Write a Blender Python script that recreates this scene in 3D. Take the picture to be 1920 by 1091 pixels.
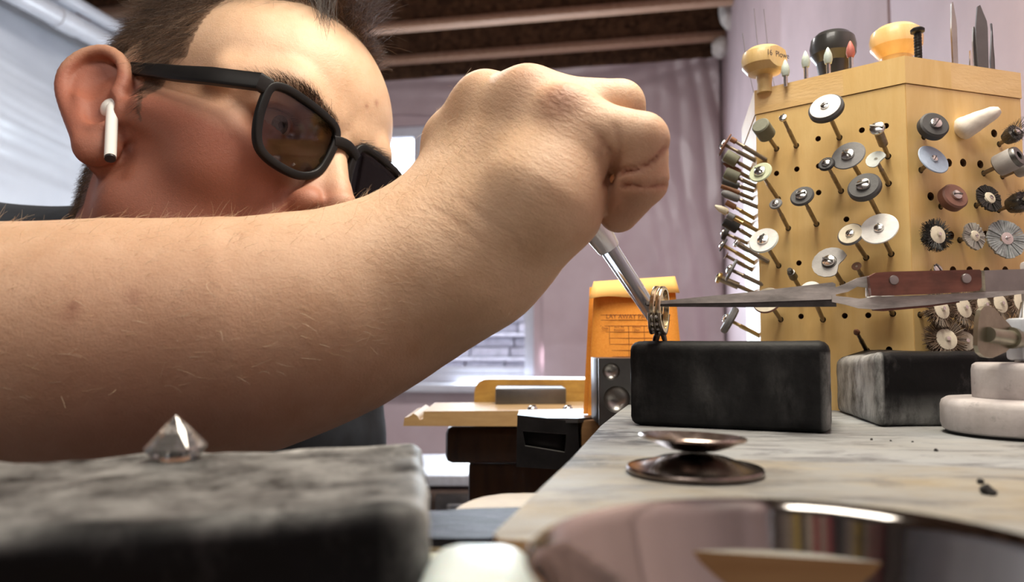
import bpy, bmesh, math, random
import numpy as np
from mathutils import Vector, Matrix, noise
from mathutils.geometry import tessellate_polygon

for _o in list(bpy.data.objects):
    bpy.data.objects.remove(_o)
SC = bpy.context.scene
COL = SC.collection
random.seed(7)
PI = math.pi

# ------------------------------------------------------------------ camera, world, lights, exposure
FPX = 1400.0                       # focal length in pixels of a 1920 wide picture
PITCH = math.atan(95 / FPX)
CAM = np.array([0.0, 0.0, 0.038])  # lens 38 mm above the soldering board
CF = np.array([0, math.cos(PITCH), math.sin(PITCH)])
CU = np.array([0, -math.sin(PITCH), math.cos(PITCH)])
CR = np.array([1.0, 0, 0])
cam_data = bpy.data.cameras.new('camera')
cam_data.sensor_width = 36.0
cam_data.lens = 36.0 * FPX / 1920
cam_data.clip_start = 0.01
cam_data.clip_end = 100
cam_data.dof.use_dof = True
cam_data.dof.focus_distance = 0.37
cam_data.dof.aperture_fstop = 11.0
cam = bpy.data.objects.new('camera', cam_data)
COL.objects.link(cam)
cam.location = CAM
cam.rotation_euler = (PI / 2 + PITCH, 0, 0)
SC.camera = cam

YAW = math.radians(11.0)           # the room is turned 11 degrees from the lens axis
RU = np.array([math.sin(YAW), math.cos(YAW), 0])     # away, along the walls
RV = np.array([math.cos(YAW), -math.sin(YAW), 0])    # to the right
UP = np.array([0, 0, 1.0])
def room(u, v, z):
    return Vector(RU * u + RV * v + UP * z)
ROOM_M = Matrix(((RV[0], RU[0], 0, 0), (RV[1], RU[1], 0, 0), (0, 0, 1, 0), (0, 0, 0, 1)))  # local (v,u,z) -> world

w = bpy.data.worlds.new('overcast_sky')
SC.world = w
w.use_nodes = True
w.node_tree.nodes['Background'].inputs[0].default_value = (0.80, 0.88, 1.0, 1)
w.node_tree.nodes['Background'].inputs[1].default_value = 9.0

def area(name, loc, target, size, power, color, size_y=None, spread=None):
    l = bpy.data.lights.new(name, 'AREA')
    l.shape = 'RECTANGLE'
    l.size = size
    l.size_y = size_y or size
    l.energy = power
    l.color = color
    if spread: l.spread = spread
    o = bpy.data.objects.new(name, l)
    COL.objects.link(o)
    o.location = loc
    d = Vector(target) - Vector(loc)
    o.rotation_euler = d.to_track_quat('-Z', 'Y').to_euler()
    return o
area('bench_lamp', (0.13, 0.31, 0.60), (0.02, 0.36, 0.0), 0.34, 4.7, (1.0, 0.91, 0.76), 0.20)
area('room_fill', room(1.9, -1.1, 1.48), room(2.3, -1.0, -0.9), 1.2, 24, (1.0, 0.97, 0.96), 0.3)  # unseen fill, added to brighten the far wall and background
area('room_fill', room(-0.9, -0.5, 1.40), room(0.0, -0.3, -0.9), 1.2, 10.0, (1.0, 0.94, 0.86), 0.3)  # unseen fill behind the lens, added to lift the forearm's dark side
area('window_daylight', room(3.95, -0.62, 0.25), room(1.5, -0.62, -0.1), 0.95, 40, (0.78, 0.90, 1.0), 1.2)

SC.view_settings.view_transform = 'Standard'
SC.view_settings.look = 'None'
SC.view_settings.gamma = 1.0
SC.view_settings.use_curve_mapping = False
SC.view_settings.exposure = 0.42
SC.cycles.max_bounces = 8
SC.cycles.transparent_max_bounces = 12
SC.cycles.caustics_reflective = False
SC.cycles.caustics_refractive = False
SC.cycles.sample_clamp_indirect = 6.0
SC.cycles.use_denoising = True

# ------------------------------------------------------------------ helpers
def P(px, py, d):
    """world point seen at a pixel of the 1920x1091 photograph, d metres deep"""
    return CAM + d * (CF + (px - 960) / FPX * CR - (py - 545.5) / FPX * CU)
def G(px, py, z):
    """world point on the horizontal plane z"""
    r = CF + (px - 960) / FPX * CR - (py - 545.5) / FPX * CU
    return CAM + r * ((z - CAM[2]) / r[2])
def above(xy, py):
    """height at which a plumb line through xy crosses picture row py"""
    lo, hi = -1.0, 1.5
    for _ in range(50):
        m = (lo + hi) / 2
        q = np.array([xy[0], xy[1], m]) - CAM
        y = 545.5 - FPX * (q @ CU) / (q @ CF)
        if y > py: lo = m
        else: hi = m
    return lo

def obj(name, bm, mat=None, parent=None, smooth=True, angle=40):
    me = bpy.data.meshes.new(name)
    bmesh.ops.recalc_face_normals(bm, faces=bm.faces[:])
    if smooth:
        for f in bm.faces: f.smooth = True
        ca = math.radians(angle)
        for e in bm.edges:
            if len(e.link_faces) == 2 and e.calc_face_angle(0) > ca: e.smooth = False
    bm.to_mesh(me)
    bm.free()
    if mat: me.materials.append(mat)
    o = bpy.data.objects.new(name, me)
    COL.objects.link(o)
    if parent: o.parent = parent
    return o
def obj_data(name, verts, faces, mat=None, parent=None, smooth=True):
    me = bpy.data.meshes.new(name)
    me.from_pydata([tuple(v) for v in verts], [], faces)
    if smooth: me.polygons.foreach_set('use_smooth', [True] * len(me.polygons))
    if mat: me.materials.append(mat)
    me.update()
    o = bpy.data.objects.new(name, me)
    COL.objects.link(o)
    if parent: o.parent = parent
    return o
def tag(o, label=None, cat=None, group=None, kind=None):
    if label: o['label'] = label
    if cat: o['category'] = cat
    if group: o['group'] = group
    if kind: o['kind'] = kind
    return o
def thing(name, label, cat, loc=(0, 0, 0), rot=None, group=None):
    o = bpy.data.objects.new(name, None)
    o.empty_display_size = 0.01
    COL.objects.link(o)
    o.location = loc
    if rot is not None:
        if isinstance(rot, Matrix): o.rotation_euler = rot.to_euler()
        elif isinstance(rot, (int, float)): o.rotation_euler = (0, 0, rot)
        else: o.rotation_euler = rot
    return tag(o, label, cat, group)

def add_box(bm, c, s, M=None, bevel=0.0, seg=2):
    b = bmesh.new()
    bmesh.ops.create_cube(b, size=1.0)
    bmesh.ops.scale(b, vec=s, verts=b.verts)
    if bevel > 0:
        bmesh.ops.bevel(b, geom=b.edges[:], offset=bevel, segments=seg, affect='EDGES', profile=0.5)
    bmesh.ops.translate(b, vec=c, verts=b.verts)
    if M is not None: bmesh.ops.transform(b, matrix=M, verts=b.verts)
    merge(bm, b)
    return bm
def merge(bm, b):
    tmp = bpy.data.meshes.new('t')
    b.to_mesh(tmp)
    b.free()
    bm.from_mesh(tmp)
    bpy.data.meshes.remove(tmp)
def box(c, s, M=None, bevel=0.0, seg=2):
    return add_box(bmesh.new(), c, s, M, bevel, seg)
def frame_to(a, b):
    """matrix whose z axis runs from a to b, origin a"""
    a = Vector(a); d = Vector(b) - a
    return Matrix.Translation(a) @ d.to_track_quat('Z', 'Y').to_matrix().to_4x4()
def add_lathe(bm, prof, seg=24, M=None):
    """prof: (radius, z) list; r = 0 closes"""
    rings = []
    new = []
    for r, z in prof:
        if r < 1e-7:
            v = bm.verts.new((0, 0, z)); rings.append([v]); new.append(v)
        else:
            ring = [bm.verts.new((r * math.cos(2 * PI * k / seg), r * math.sin(2 * PI * k / seg), z)) for k in range(seg)]
            rings.append(ring); new += ring
    for a, b in zip(rings, rings[1:]):
        if len(a) == 1 and len(b) == 1: continue
        for k in range(seg):
            k2 = (k + 1) % seg
            if len(a) == 1: bm.faces.new((a[0], b[k], b[k2]))
            elif len(b) == 1: bm.faces.new((a[k], a[k2], b[0]))
            else: bm.faces.new((a[k], a[k2], b[k2], b[k]))
    if M is not None: bmesh.ops.transform(bm, matrix=M, verts=new)
    return bm
def lathe(prof, seg=24, M=None): return add_lathe(bmesh.new(), prof, seg, M)
def add_tube(bm, pts, r, seg=10, closed=False, flat=None, up=(0, 0, 1)):
    """sweep a round (or flat = (width, height) boxy) section along pts; r scalar or list"""
    pts = [Vector(p) for p in pts]
    n = len(pts)
    rr = r if isinstance(r, (list, tuple)) else [r] * n
    rings = []
    prev = None
    for i, p in enumerate(pts):
        if closed: t = pts[(i + 1) % n] - pts[i - 1]
        else: t = pts[min(i + 1, n - 1)] - pts[max(i - 1, 0)]
        t.normalize()
        ref = Vector(up) if prev is None else prev
        nrm = ref - t * ref.dot(t)
        if nrm.length < 1e-4: nrm = t.orthogonal()
        nrm.normalize()
        if flat is None: prev = nrm
        bi = t.cross(nrm)
        ring = []
        if flat:
            w2, h2 = flat[0] / 2 * rr[i], flat[1] / 2 * rr[i]
            for a in np.linspace(0, 2 * PI, 16, endpoint=False):
                ca, sa = math.cos(a), math.sin(a)
                x = w2 * math.copysign(abs(ca) ** .45, ca); y = -h2 * math.copysign(abs(sa) ** .45, sa)
                ring.append(bm.verts.new(p + bi * x + nrm * y))
        else:
            for k in range(seg):
                a = 2 * PI * k / seg
                ring.append(bm.verts.new(p + (nrm * math.cos(a) + bi * math.sin(a)) * rr[i]))
        rings.append(ring)
    m = len(rings[0])
    for i in range(n if closed else n - 1):
        a, b = rings[i], rings[(i + 1) % n]
        for k in range(m):
            bm.faces.new((a[k], a[(k + 1) % m], b[(k + 1) % m], b[k]))
    if not closed:
        bm.faces.new(rings[0][::-1]); bm.faces.new(rings[-1])
    return bm
def tube(pts, r, seg=10, closed=False, flat=None, up=(0, 0, 1)):
    return add_tube(bmesh.new(), pts, r, seg, closed, flat, up)
def add_prism(bm, poly, t, M=None, bevel=0.0):
    """extrude a 2-D outline (x,y) from z=0 to z=t"""
    b = bmesh.new()
    lo = [b.verts.new((x, y, 0)) for x, y in poly]
    hi = [b.verts.new((x, y, t)) for x, y in poly]
    n = len(poly)
    b.faces.new(lo[::-1]); b.faces.new(hi)
    for k in range(n): b.faces.new((lo[k], lo[(k + 1) % n], hi[(k + 1) % n], hi[k]))
    if bevel > 0:
        ed = [e for e in b.edges if e.calc_face_angle(0) > 0.9]
        bmesh.ops.bevel(b, geom=ed, offset=bevel, segments=2, affect='EDGES', profile=0.5)
    if M is not None: bmesh.ops.transform(b, matrix=M, verts=b.verts)
    merge(bm, b)
    return bm
def prism(poly, t, M=None, bevel=0.0): return add_prism(bmesh.new(), poly, t, M, bevel)
def spline(pts, n=8, closed=False):
    """Catmull-Rom through points"""
    pts = [np.array(p, float) for p in pts]
    m = len(pts); out = []
    for i in range(m if closed else m - 1):
        p0 = pts[i - 1] if (closed or i > 0) else pts[0]
        p1, p2 = pts[i], pts[(i + 1) % m]
        p3 = pts[(i + 2) % m] if (closed or i + 2 < m) else pts[-1]
        for k in range(n):
            t = k / n
            out.append(0.5 * ((2 * p1) + (p2 - p0) * t + (2 * p0 - 5 * p1 + 4 * p2 - p3) * t * t + (3 * p1 - p0 - 3 * p2 + p3) * t ** 3))
    if not closed: out.append(pts[-1])
    return out
def roughen(bm, amp, scale, seed=0.0, cuts=0):
    """push vertices by noise so that worn blocks are uneven"""
    if cuts: bmesh.ops.subdivide_edges(bm, edges=bm.edges[:], cuts=cuts, use_grid_fill=True)
    bm.normal_update()
    for v in bm.verts:
        q = v.co * scale + Vector((seed, seed * 1.7, -seed))
        v.co += v.normal * amp * (noise.noise(q) + 0.5 * noise.noise(q * 2.7))
    return bm

# ------------------------------------------------------------------ materials
class NT:
    def __init__(s, name):
        s.m = bpy.data.materials.new(name); s.m.use_nodes = True
        s.t = s.m.node_tree; s.n = s.t.nodes; s.l = s.t.links
        s.b = s.n['Principled BSDF']; s.out = s.n['Material Output']
        s._co = None
    def new(s, ty, **kw):
        x = s.n.new(ty)
        for k, v in kw.items():
            if k.startswith('i_'):
                key = k[2:]
                x.inputs[int(key) if key.isdigit() else key].default_value = v
            else: setattr(x, k, v)
        return x
    def link(s, a, b): s.l.new(a, b)
    def co(s, scale=(1, 1, 1), rot=(0, 0, 0)):
        if s._co is None: s._co = s.new('ShaderNodeTexCoord').outputs['Object']
        mp = s.new('ShaderNodeMapping')
        mp.inputs['Scale'].default_value = scale; mp.inputs['Rotation'].default_value = rot
        s.link(s._co, mp.inputs['Vector'])
        return mp.outputs['Vector']
    def noise(s, scale, detail=4, rough=0.55, stretch=(1, 1, 1), rot=(0, 0, 0), dist=0.0):
        x = s.new('ShaderNodeTexNoise')
        x.inputs['Scale'].default_value = scale; x.inputs['Detail'].default_value = detail
        x.inputs['Roughness'].default_value = rough; x.inputs['Distortion'].default_value = dist
        s.link(s.co(stretch, rot), x.inputs['Vector'])
        return x.outputs['Fac']
    def ramp(s, fac, stops):
        x = s.new('ShaderNodeValToRGB')
        e = x.color_ramp.elements
        while len(e) < len(stops): e.new(0.5)
        for k, (p, c) in enumerate(stops):
            e[k].position = p; e[k].color = (*c, 1) if len(c) == 3 else c
        s.link(fac, x.inputs['Fac'])
        return x.outputs['Color']
    def mix(s, fac, a, b, mode='MIX'):
        x = s.new('ShaderNodeMix', data_type='RGBA', blend_type=mode)
        for val, i in ((fac, 0), (a, 6), (b, 7)):
            if hasattr(val, 'is_linked'): s.link(val, x.inputs[i])
            elif i == 0: x.inputs[0].default_value = val
            else: x.inputs[i].default_value = (*val, 1)
        return x.outputs[2]
    def math(s, op, a, b=0.0, c=None):
        x = s.new('ShaderNodeMath', operation=op)
        for val, i in ((a, 0), (b, 1), (c, 2)):
            if val is None: continue
            if hasattr(val, 'is_linked'): s.link(val, x.inputs[i])
            else: x.inputs[i].default_value = val
        return x.outputs[0]
    def attr(s, name):
        return s.new('ShaderNodeAttribute', attribute_name=name).outputs['Fac']
    def bump(s, h, strength=0.3, dist=0.001):
        x = s.new('ShaderNodeBump')
        x.inputs['Strength'].default_value = strength; x.inputs['Distance'].default_value = dist
        s.link(h, x.inputs['Height'])
        if s.b.inputs['Normal'].is_linked:
            s.link(s.b.inputs['Normal'].links[0].from_socket, x.inputs['Normal'])
        s.link(x.outputs[0], s.b.inputs['Normal'])
        return x.outputs[0]
    def set(s, **kw):
        for k, v in kw.items():
            key = k.replace('_', ' ')
            i = s.b.inputs[key]
            if hasattr(v, 'is_linked'): s.link(v, i)
            elif isinstance(v, tuple) and len(v) == 3 and i.type == 'RGBA': i.default_value = (*v, 1)
            else: i.default_value = v
        return s
def simple(name, color, rough=0.5, metal=0.0, var=0.12, scale=60, bump=0.0, bscale=300, bdist=0.0005, stretch=(1, 1, 1), **kw):
    """colour with a little grain, so no surface is perfectly flat"""
    t = NT(name)
    f = t.noise(scale, 5, 0.6, stretch)
    c2 = tuple(max(0, c * (1 - var * 1.6)) for c in color)
    c3 = tuple(min(1, c * (1 + var)) for c in color)
    t.set(Base_Color=t.ramp(f, [(0.3, c2), (0.7, c3)]), Roughness=rough, Metallic=metal)
    if bump: t.bump(t.noise(bscale, 5, 0.6, stretch), bump, bdist)
    if kw: t.set(**kw)
    return t.m
# ------------------------------------------------------------------ the room (local axes: x = v to the right, y = u away, z up)
U_BACK, V_RIGHT, V_LEFT, U_FRONT = 4.0, 0.347, -2.6, -1.7
Z_FLOOR, Z_JOIST, Z_DECK = -0.92, 1.53, 1.76
def wall_hit(px, py, u):
    r = CF + (px - 960) / FPX * CR - (py - 545.5) / FPX * CU
    t = (u - CAM @ RU) / (r @ RU)
    q = CAM + r * t
    return q @ RV, q[2]
def rbox(name, c, s, mat, parent=None, bevel=0.0, kind=None):
    o = obj(name, box(c, s, ROOM_M, bevel), mat, parent)
    if kind: o['kind'] = kind
    return o
t = NT('concrete_floor'); t.set(Base_Color=t.ramp(t.noise(3, 6), [(0.3, (0.20, 0.19, 0.18)), (0.7, (0.30, 0.29, 0.27))]), Roughness=0.7); t.bump(t.noise(90, 5), 0.2, .002)
FLOOR_M = t.m
rbox('floor', ((V_LEFT + V_RIGHT) / 2, (U_BACK + U_FRONT) / 2, Z_FLOOR - .05), (V_RIGHT - V_LEFT + .2, U_BACK - U_FRONT + .2, .1), FLOOR_M, kind='structure')
t = NT('strand_board')
v = t.new('ShaderNodeTexVoronoi', i_Scale=38.0); t.link(t.co((1, 0.45, 1), (0, 0, 0.6)), v.inputs['Vector'])
t.set(Base_Color=t.ramp(v.outputs['Color'], [(0.1, (0.07, 0.032, 0.014)), (0.9, (0.19, 0.095, 0.045))]), Roughness=0.75)
t.bump(v.outputs['Distance'], .3, .002); OSB = t.m
t = NT('joist_timber'); g = t.noise(14, 5, .6, (14, 14, .8) if False else (.8, 14, 14), (0, 0, YAW))
t.set(Base_Color=t.ramp(g, [(0.3, (0.36, 0.19, 0.11)), (0.7, (0.56, 0.36, 0.25))]), Roughness=0.6); JOIST = t.m
PINK = simple('pink_foam', (0.52, 0.395, 0.415), 0.55, 0, 0.07, 6, 0.15, 500, .0008)
t = NT('plastic_film')
t.set(Base_Color=t.ramp(t.noise(4, 4), [(0.3, (0.52, 0.395, 0.415)), (0.7, (0.61, 0.49, 0.51))]), Roughness=0.33, Coat_Weight=0.25, Coat_Roughness=0.25); FILM = t.m
t = NT('white_plastic_film')
t.set(Base_Color=t.ramp(t.noise(3, 4), [(0.3, (0.58, 0.61, 0.66)), (0.7, (0.70, 0.73, 0.77))]), Roughness=0.35, Coat_Weight=0.2); FILMW = t.m
WHITE_P = simple('white_paint', (0.72, 0.72, 0.74), 0.4, 0, 0.04, 20)
CAULK = simple('window_vinyl', (0.62, 0.62, 0.68), 0.35, 0, 0.04, 30)

# window opening in the far wall
wx0, wz0 = wall_hit(560, 716, U_BACK); wx1, wz1 = wall_hit(1000, 222, U_BACK)
TH = 0.16
hz = Z_DECK + .02
def strip_wall(name, v0, v1, z0, z1):
    return box(((v0 + v1) / 2, U_BACK + TH / 2, (z0 + z1) / 2), (v1 - v0, TH, z1 - z0), ROOM_M)
bm = strip_wall('', V_LEFT - .1, wx0, Z_FLOOR, hz)
for a in ((wx1, V_RIGHT + .1, Z_FLOOR, hz), (wx0, wx1, Z_FLOOR, wz0), (wx0, wx1, wz1, hz)): merge(bm, strip_wall('', *a))
tag(obj('wall_back', bm, PINK, smooth=False), kind='structure')
rbox('wall_left', (V_LEFT - .05, (U_BACK + U_FRONT) / 2, (Z_FLOOR + hz) / 2), (.1, U_BACK - U_FRONT, hz - Z_FLOOR), WHITE_P, kind='structure')
FRONTM = simple('dim_shelving_wall', (0.16, 0.12, 0.10), 0.7, 0, .5, 5)
rbox('wall_front', ((V_LEFT + V_RIGHT) / 2, U_FRONT - .05, (Z_FLOOR + hz) / 2), (V_RIGHT - V_LEFT, .1, hz - Z_FLOOR), FRONTM, kind='structure')
wr_ = rbox('wall_right', (V_RIGHT + .075, (U_BACK + U_FRONT) / 2, (Z_FLOOR + hz) / 2), (.09, U_BACK - U_FRONT, hz - Z_FLOOR), simple('stud_gap_dark', (0.09, 0.05, 0.05), .8), kind='structure')
# pink foam boards on the right wall, each with its own edges
def u_at(px):
    r = np.array([(px - 960) / FPX, 1.0]); ang = math.atan2(r[0], r[1]) - YAW
    return V_RIGHT / math.tan(ang)
seams = [U_BACK, u_at(1476), u_at(1684), u_at(1990), 0.1, -0.6, -1.2, U_FRONT]
for k in range(len(seams) - 1):
    a, b = seams[k + 1], seams[k]
    bm = box((0, 0, 0), (.03, (b - a) - .007, hz - Z_FLOOR), None, .002)
    bmesh.ops.translate(bm, vec=(V_RIGHT + .015 + random.uniform(0, .004), (a + b) / 2, (Z_FLOOR + hz) / 2), verts=bm.verts)
    bmesh.ops.transform(bm, matrix=ROOM_M, verts=bm.verts)
    obj('panel', bm, PINK, wr_)
# ceiling: deck and joists
ce = rbox('ceiling', ((V_LEFT + V_RIGHT) / 2, (U_BACK + U_FRONT) / 2, Z_DECK + .03), (V_RIGHT - V_LEFT + .3, U_BACK - U_FRONT + .3, .03), OSB, kind='structure')
u = 3.88
first = True
for k in range(14):
    u = 3.72 - 0.40 * k
    rbox('joist', ((V_LEFT + V_RIGHT) / 2, u, Z_JOIST + .012), (V_RIGHT - V_LEFT, .060, .034), JOIST, ce, .002)
    rbox('joist_web', ((V_LEFT + V_RIGHT) / 2, u, (Z_JOIST + Z_DECK) / 2 + .02), (V_RIGHT - V_LEFT, .014, Z_DECK - Z_JOIST - .03), OSB, ce)
rim = rbox('trim_1', ((V_LEFT + V_RIGHT) / 2, U_BACK - .03, (Z_JOIST + Z_DECK) / 2), (V_RIGHT - V_LEFT, .03, Z_DECK - Z_JOIST), OSB, kind='structure')
# pale foam stuffed between the joist ends and the right wall
FOAMW = simple('pale_foam', (0.62, 0.56, 0.52), .8, 0, .1, 30, .5, 60, .004)
for k, (px, py, rx, rz) in enumerate(((1368, 8, .05, .12), (1352, 88, .045, .05))):
    b = bmesh.new(); bmesh.ops.create_icosphere(b, subdivisions=4, radius=1)
    roughen(b, .16, 1.3, 3.0 + k)
    for vv in b.verts: vv.co = Vector((vv.co.x * rx, vv.co.y * .06, vv.co.z * rz))
    c = P(px, py, 3.45 + .2 * k)
    bmesh.ops.transform(b, matrix=Matrix.Translation(c), verts=b.verts)
    tag(obj('foam_plug', b, FOAMW), ('pale foam lump stuffed above the joist beside the pink corner', 'small pale foam lump below the joist by the corner')[k], 'insulation', 'foam plugs at the joist ends')

# clear plastic sheet over the far wall, wrinkled, cut round the window
def sheet(name, frame, nx, ny, disp, skip, mat):
    vs = []; fs = []; idm = {}
    for j in range(ny + 1):
        for i in range(nx + 1):
            a, b = i / nx, j / ny
            vs.append(frame(a, b, disp(a, b)))
    for j in range(ny):
        for i in range(nx):
            if skip and skip((i + .5) / nx, (j + .5) / ny): continue
            q = j * (nx + 1) + i
            fs.append((q, q + 1, q + nx + 2, q + nx + 1))
    return obj_data(name, vs, fs, mat)
zs0, zs1 = Z_FLOOR + .05, wall_hit(1100, 94, U_BACK)[1]
vs0, vs1 = V_LEFT + .05, V_RIGHT - .012
def film_d(a, b):
    x = vs0 + a * (vs1 - vs0); z = zs0 + b * (zs1 - zs0)
    d = 0.010 * noise.noise(Vector((x * 2.0, z * 1.2, 1.3))) + 0.007 * (1 - abs(noise.noise(Vector((x * 5 + z * 2.0, z * 2.2 - x, 4.0)))) * 2.2)
    d += 0.004 * max(0, 1 - abs(noise.noise(Vector((x * 3.2 - z * 1.4, z * 1.1, 9.0)))) * 5)
    r = max(0, (x - (vs1 - .42)) / .42)                                  # gathered folds near the right corner
    d += r * (0.020 * abs(math.sin(x * 34 + z * 4 + 2 * noise.noise(Vector((x * 3, z * 1.5, 0))))) )
    top = max(0, (z - (zs1 - .28)) / .28)
    d += top * .016 * abs(math.sin(z * 30 - x * 4 + 1.5 * noise.noise(Vector((x * 2, z, 5)))))
    return max(d, 0) + .012
mg = .05
def film_skip(a, b):
    x = vs0 + a * (vs1 - vs0); z = zs0 + b * (zs1 - zs0)
    return wx0 - mg < x < wx1 + mg and wz0 - mg < z < wz1 + mg
pf = sheet('plastic_sheet', lambda a, b, d: room(U_BACK - d, vs0 + a * (vs1 - vs0), zs0 + b * (zs1 - zs0) + .02 * math.sin(a * 21) * b), 200, 150, film_d, film_skip, FILM)
tag(pf, 'wrinkled clear plastic sheet over the pink far wall around the window', 'plastic sheet')
def left_d(a, b):
    y = U_FRONT + a * (U_BACK - U_FRONT); z = b * 2.2
    sag = z - .10 * math.sin(y * 1.4)
    return .03 + 0.022 * noise.noise(Vector((y * .8, sag * 4.5, 2))) + 0.012 * abs(noise.noise(Vector((y * .7 + sag, sag * 11, 7)))) + .010 * abs(noise.noise(Vector((y * 1.2 + sag, sag * 22, 3))))
ls = sheet('plastic_sheet', lambda a, b, d: room(U_FRONT + .05 + a * (U_BACK - U_FRONT - .1), V_LEFT + max(d, .003), Z_FLOOR + .05 + b * (1.38 - Z_FLOOR - .05)), 160, 190, left_d, None, FILMW)
tag(ls, 'long white plastic sheet draped in folds along the wall behind his ear', 'plastic sheet')
# white pipes under the joists beside the draped sheet
PIPE = simple('white_pipe', (0.80, 0.83, 0.88), .25, 0, .03, 20)
def v_pipe(px, py, z): q = G(px, py, z); return q @ RV
for k, (px, py, z, r) in enumerate(((100, 28, 1.36, .040), (150, 12, 1.46, .030), (125, 26, 1.42, .020))):
    vp = v_pipe(px, py, z)
    bm = tube([room(U_FRONT + .03, vp, z), room(U_BACK - .04, vp, z)], r, 20)
    pp = obj('pipe', bm, PIPE)
    for uu in (0.9, 2.6): obj('coupling', tube([room(uu - .05, vp, z), room(uu + .05, vp, z)], r * 1.14, 20), PIPE, pp)
    tag(pp, ('thick white pipe running lowest above the draped plastic sheet', 'white pipe running highest, nearest his hair', 'thin grey-white pipe between the two thicker white pipes')[k], 'pipe', 'pipes along the ceiling')

# window: frame, mullion, sill, panes, with a stone retaining wall outside
win = thing('window_1', None, None, room(U_BACK, (wx0 + wx1) / 2, wz0))
win['kind'] = 'structure'
def wpart(name, c, s, mat, bevel=.003):
    bm = box(c, s, None, bevel)
    bmesh.ops.transform(bm, matrix=win.matrix_basis.inverted() @ ROOM_M, verts=bm.verts)
    return obj(name, bm, mat, win)
cx, cz, ww, wh = (wx0 + wx1) / 2, (wz0 + wz1) / 2, wx1 - wx0, wz1 - wz0
uw = U_BACK + .06
fw = .055
wpart('window_frame', (cx, uw, wz1 - fw / 2), (ww, .08, fw), CAULK); wpart('window_frame', (cx, uw, wz0 + fw / 2), (ww, .08, fw), CAULK)
wpart('window_frame', (wx0 + fw / 2, uw, cz), (fw, .08, wh), CAULK); wpart('window_frame', (wx1 - fw / 2, uw, cz), (fw, .08, wh), CAULK)
mx = wall_hit(779, 400, U_BACK)[0]
wpart('mullion', (mx, uw, cz), (.05, .07, wh - .02), CAULK)
wpart('window_sill', (cx, U_BACK - .035, wz0 - .02), (ww + .12, .13, .045), CAULK, .008)
wpart('sash_rail', ((mx + wx1) / 2, uw - .01, wz0 + fw + .02), (wx1 - mx - .05, .05, .035), CAULK)
t = NT('window_glass'); t.n.remove(t.b)
tr = t.new('ShaderNodeBsdfTransparent'); gl = t.new('ShaderNodeBsdfGlossy'); gl.inputs['Roughness'].default_value = .02
fr_ = t.new('ShaderNodeFresnel', i_IOR=1.45); mxs = t.new('ShaderNodeMixShader')
t.link(fr_.outputs[0], mxs.inputs[0]); t.link(tr.outputs[0], mxs.inputs[1]); t.link(gl.outputs[0], mxs.inputs[2]); t.link(mxs.outputs[0], t.out.inputs[0]); GLASS = t.m
for a, b in ((wx0 + fw, mx - .025), (mx + .025, wx1 - fw)):
    wpart('pane', ((a + b) / 2, uw, cz), (b - a + .006, .004, wh - 2 * fw + .006), GLASS, 0)
STONES = [simple('grey_block_%s' % n, c, .85, 0, .15, 25, .5, 120, .003) for n, c in (('light', (0.60, 0.61, 0.66)), ('mid', (0.50, 0.51, 0.56)), ('dark', (0.42, 0.43, 0.48)))]
ow = thing('retaining_wall', 'grey stone block retaining wall outside, seen through the window below the raised arm', 'wall', room(4.75, -.55, -.6))
z = wall_hit(900, 760, 4.75)[1]
zt = wall_hit(800, 430, 4.75)[1]
row = 0
me_cache = {}
while z < zt:
    x = -2.0 - .12 * (row % 2)
    while x < .55:
        Lb = (0.20, 0.26, 0.17, 0.23)[int(abs(x * 31 + row * 7)) % 4]
        hb = .066
        bm = box((x + Lb / 2, 4.80 + random.uniform(-.012, .006), z + hb / 2), (Lb - .010, .12, hb - .007), None, .006)
        bmesh.ops.transform(bm, matrix=ow.matrix_basis.inverted() @ ROOM_M, verts=bm.verts)
        obj('stone', bm, random.choice(STONES), ow)
        x += Lb
    z += .066
    if row % 2 == 1:
        bm = box((-.7, 4.77, z + .012), (2.6, .16, .022), None, .004)
        bmesh.ops.transform(bm, matrix=ow.matrix_basis.inverted() @ ROOM_M, verts=bm.verts)
        obj('ledge', bm, STONES[0], ow); z += .024
    row += 1
bm = box((-.7, 4.92, -.2), (3.0, .10, zt + 1.2), None); bmesh.ops.translate(bm, vec=(0, 0, (zt - 1.0) / 2 + .2), verts=bm.verts)
bmesh.ops.transform(bm, matrix=ow.matrix_basis.inverted() @ ROOM_M, verts=bm.verts)
obj('backing', bm, STONES[2], ow)
tag(obj('ground_outside', box((-.7, 5.6, -.75), (5, 3, .1), ROOM_M), STONES[1]), kind='structure')

# unseen rack of coloured bars, added behind the lens for the bowl to reflect
rk = thing('bowl_reflection_rack', 'unseen rack of upright coloured bars, added for the steel bowl to mirror', 'tool rack', room(U_FRONT + .12, 0, .2))
RKC = [(.50, .40, .30), (.03, .03, .03), (.45, .03, .05), (.60, .42, .08), (.05, .05, .06), (.55, .45, .36), (.10, .08, .07), (.30, .25, .22), (.40, .05, .07), (.62, .52, .40)]
RKM = [simple('rack_colour_%d' % k, c, .5, 0, .2, 9) for k, c in enumerate(RKC)]
for k in range(22):
    x = -1.90 + k * .097
    h_ = .55 + .35 * ((k * 37) % 10) / 10
    bm = box((x, U_FRONT + .10, .35 + ((k * 53) % 7) * .04 + h_ / 2), (.055 + .004 * ((k * 7) % 5), .05, h_), None, .012)
    bmesh.ops.transform(bm, matrix=rk.matrix_basis.inverted() @ ROOM_M, verts=bm.verts)
    obj('reflection_bar', bm, RKM[(k * 7) % 10], rk)
bm = box((-.85, U_FRONT + .05, .45), (2.2, .05, .10), None, .004); bmesh.ops.transform(bm, matrix=rk.matrix_basis.inverted() @ ROOM_M, verts=bm.verts)
obj('rack_board', bm, RKM[0], rk)
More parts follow.
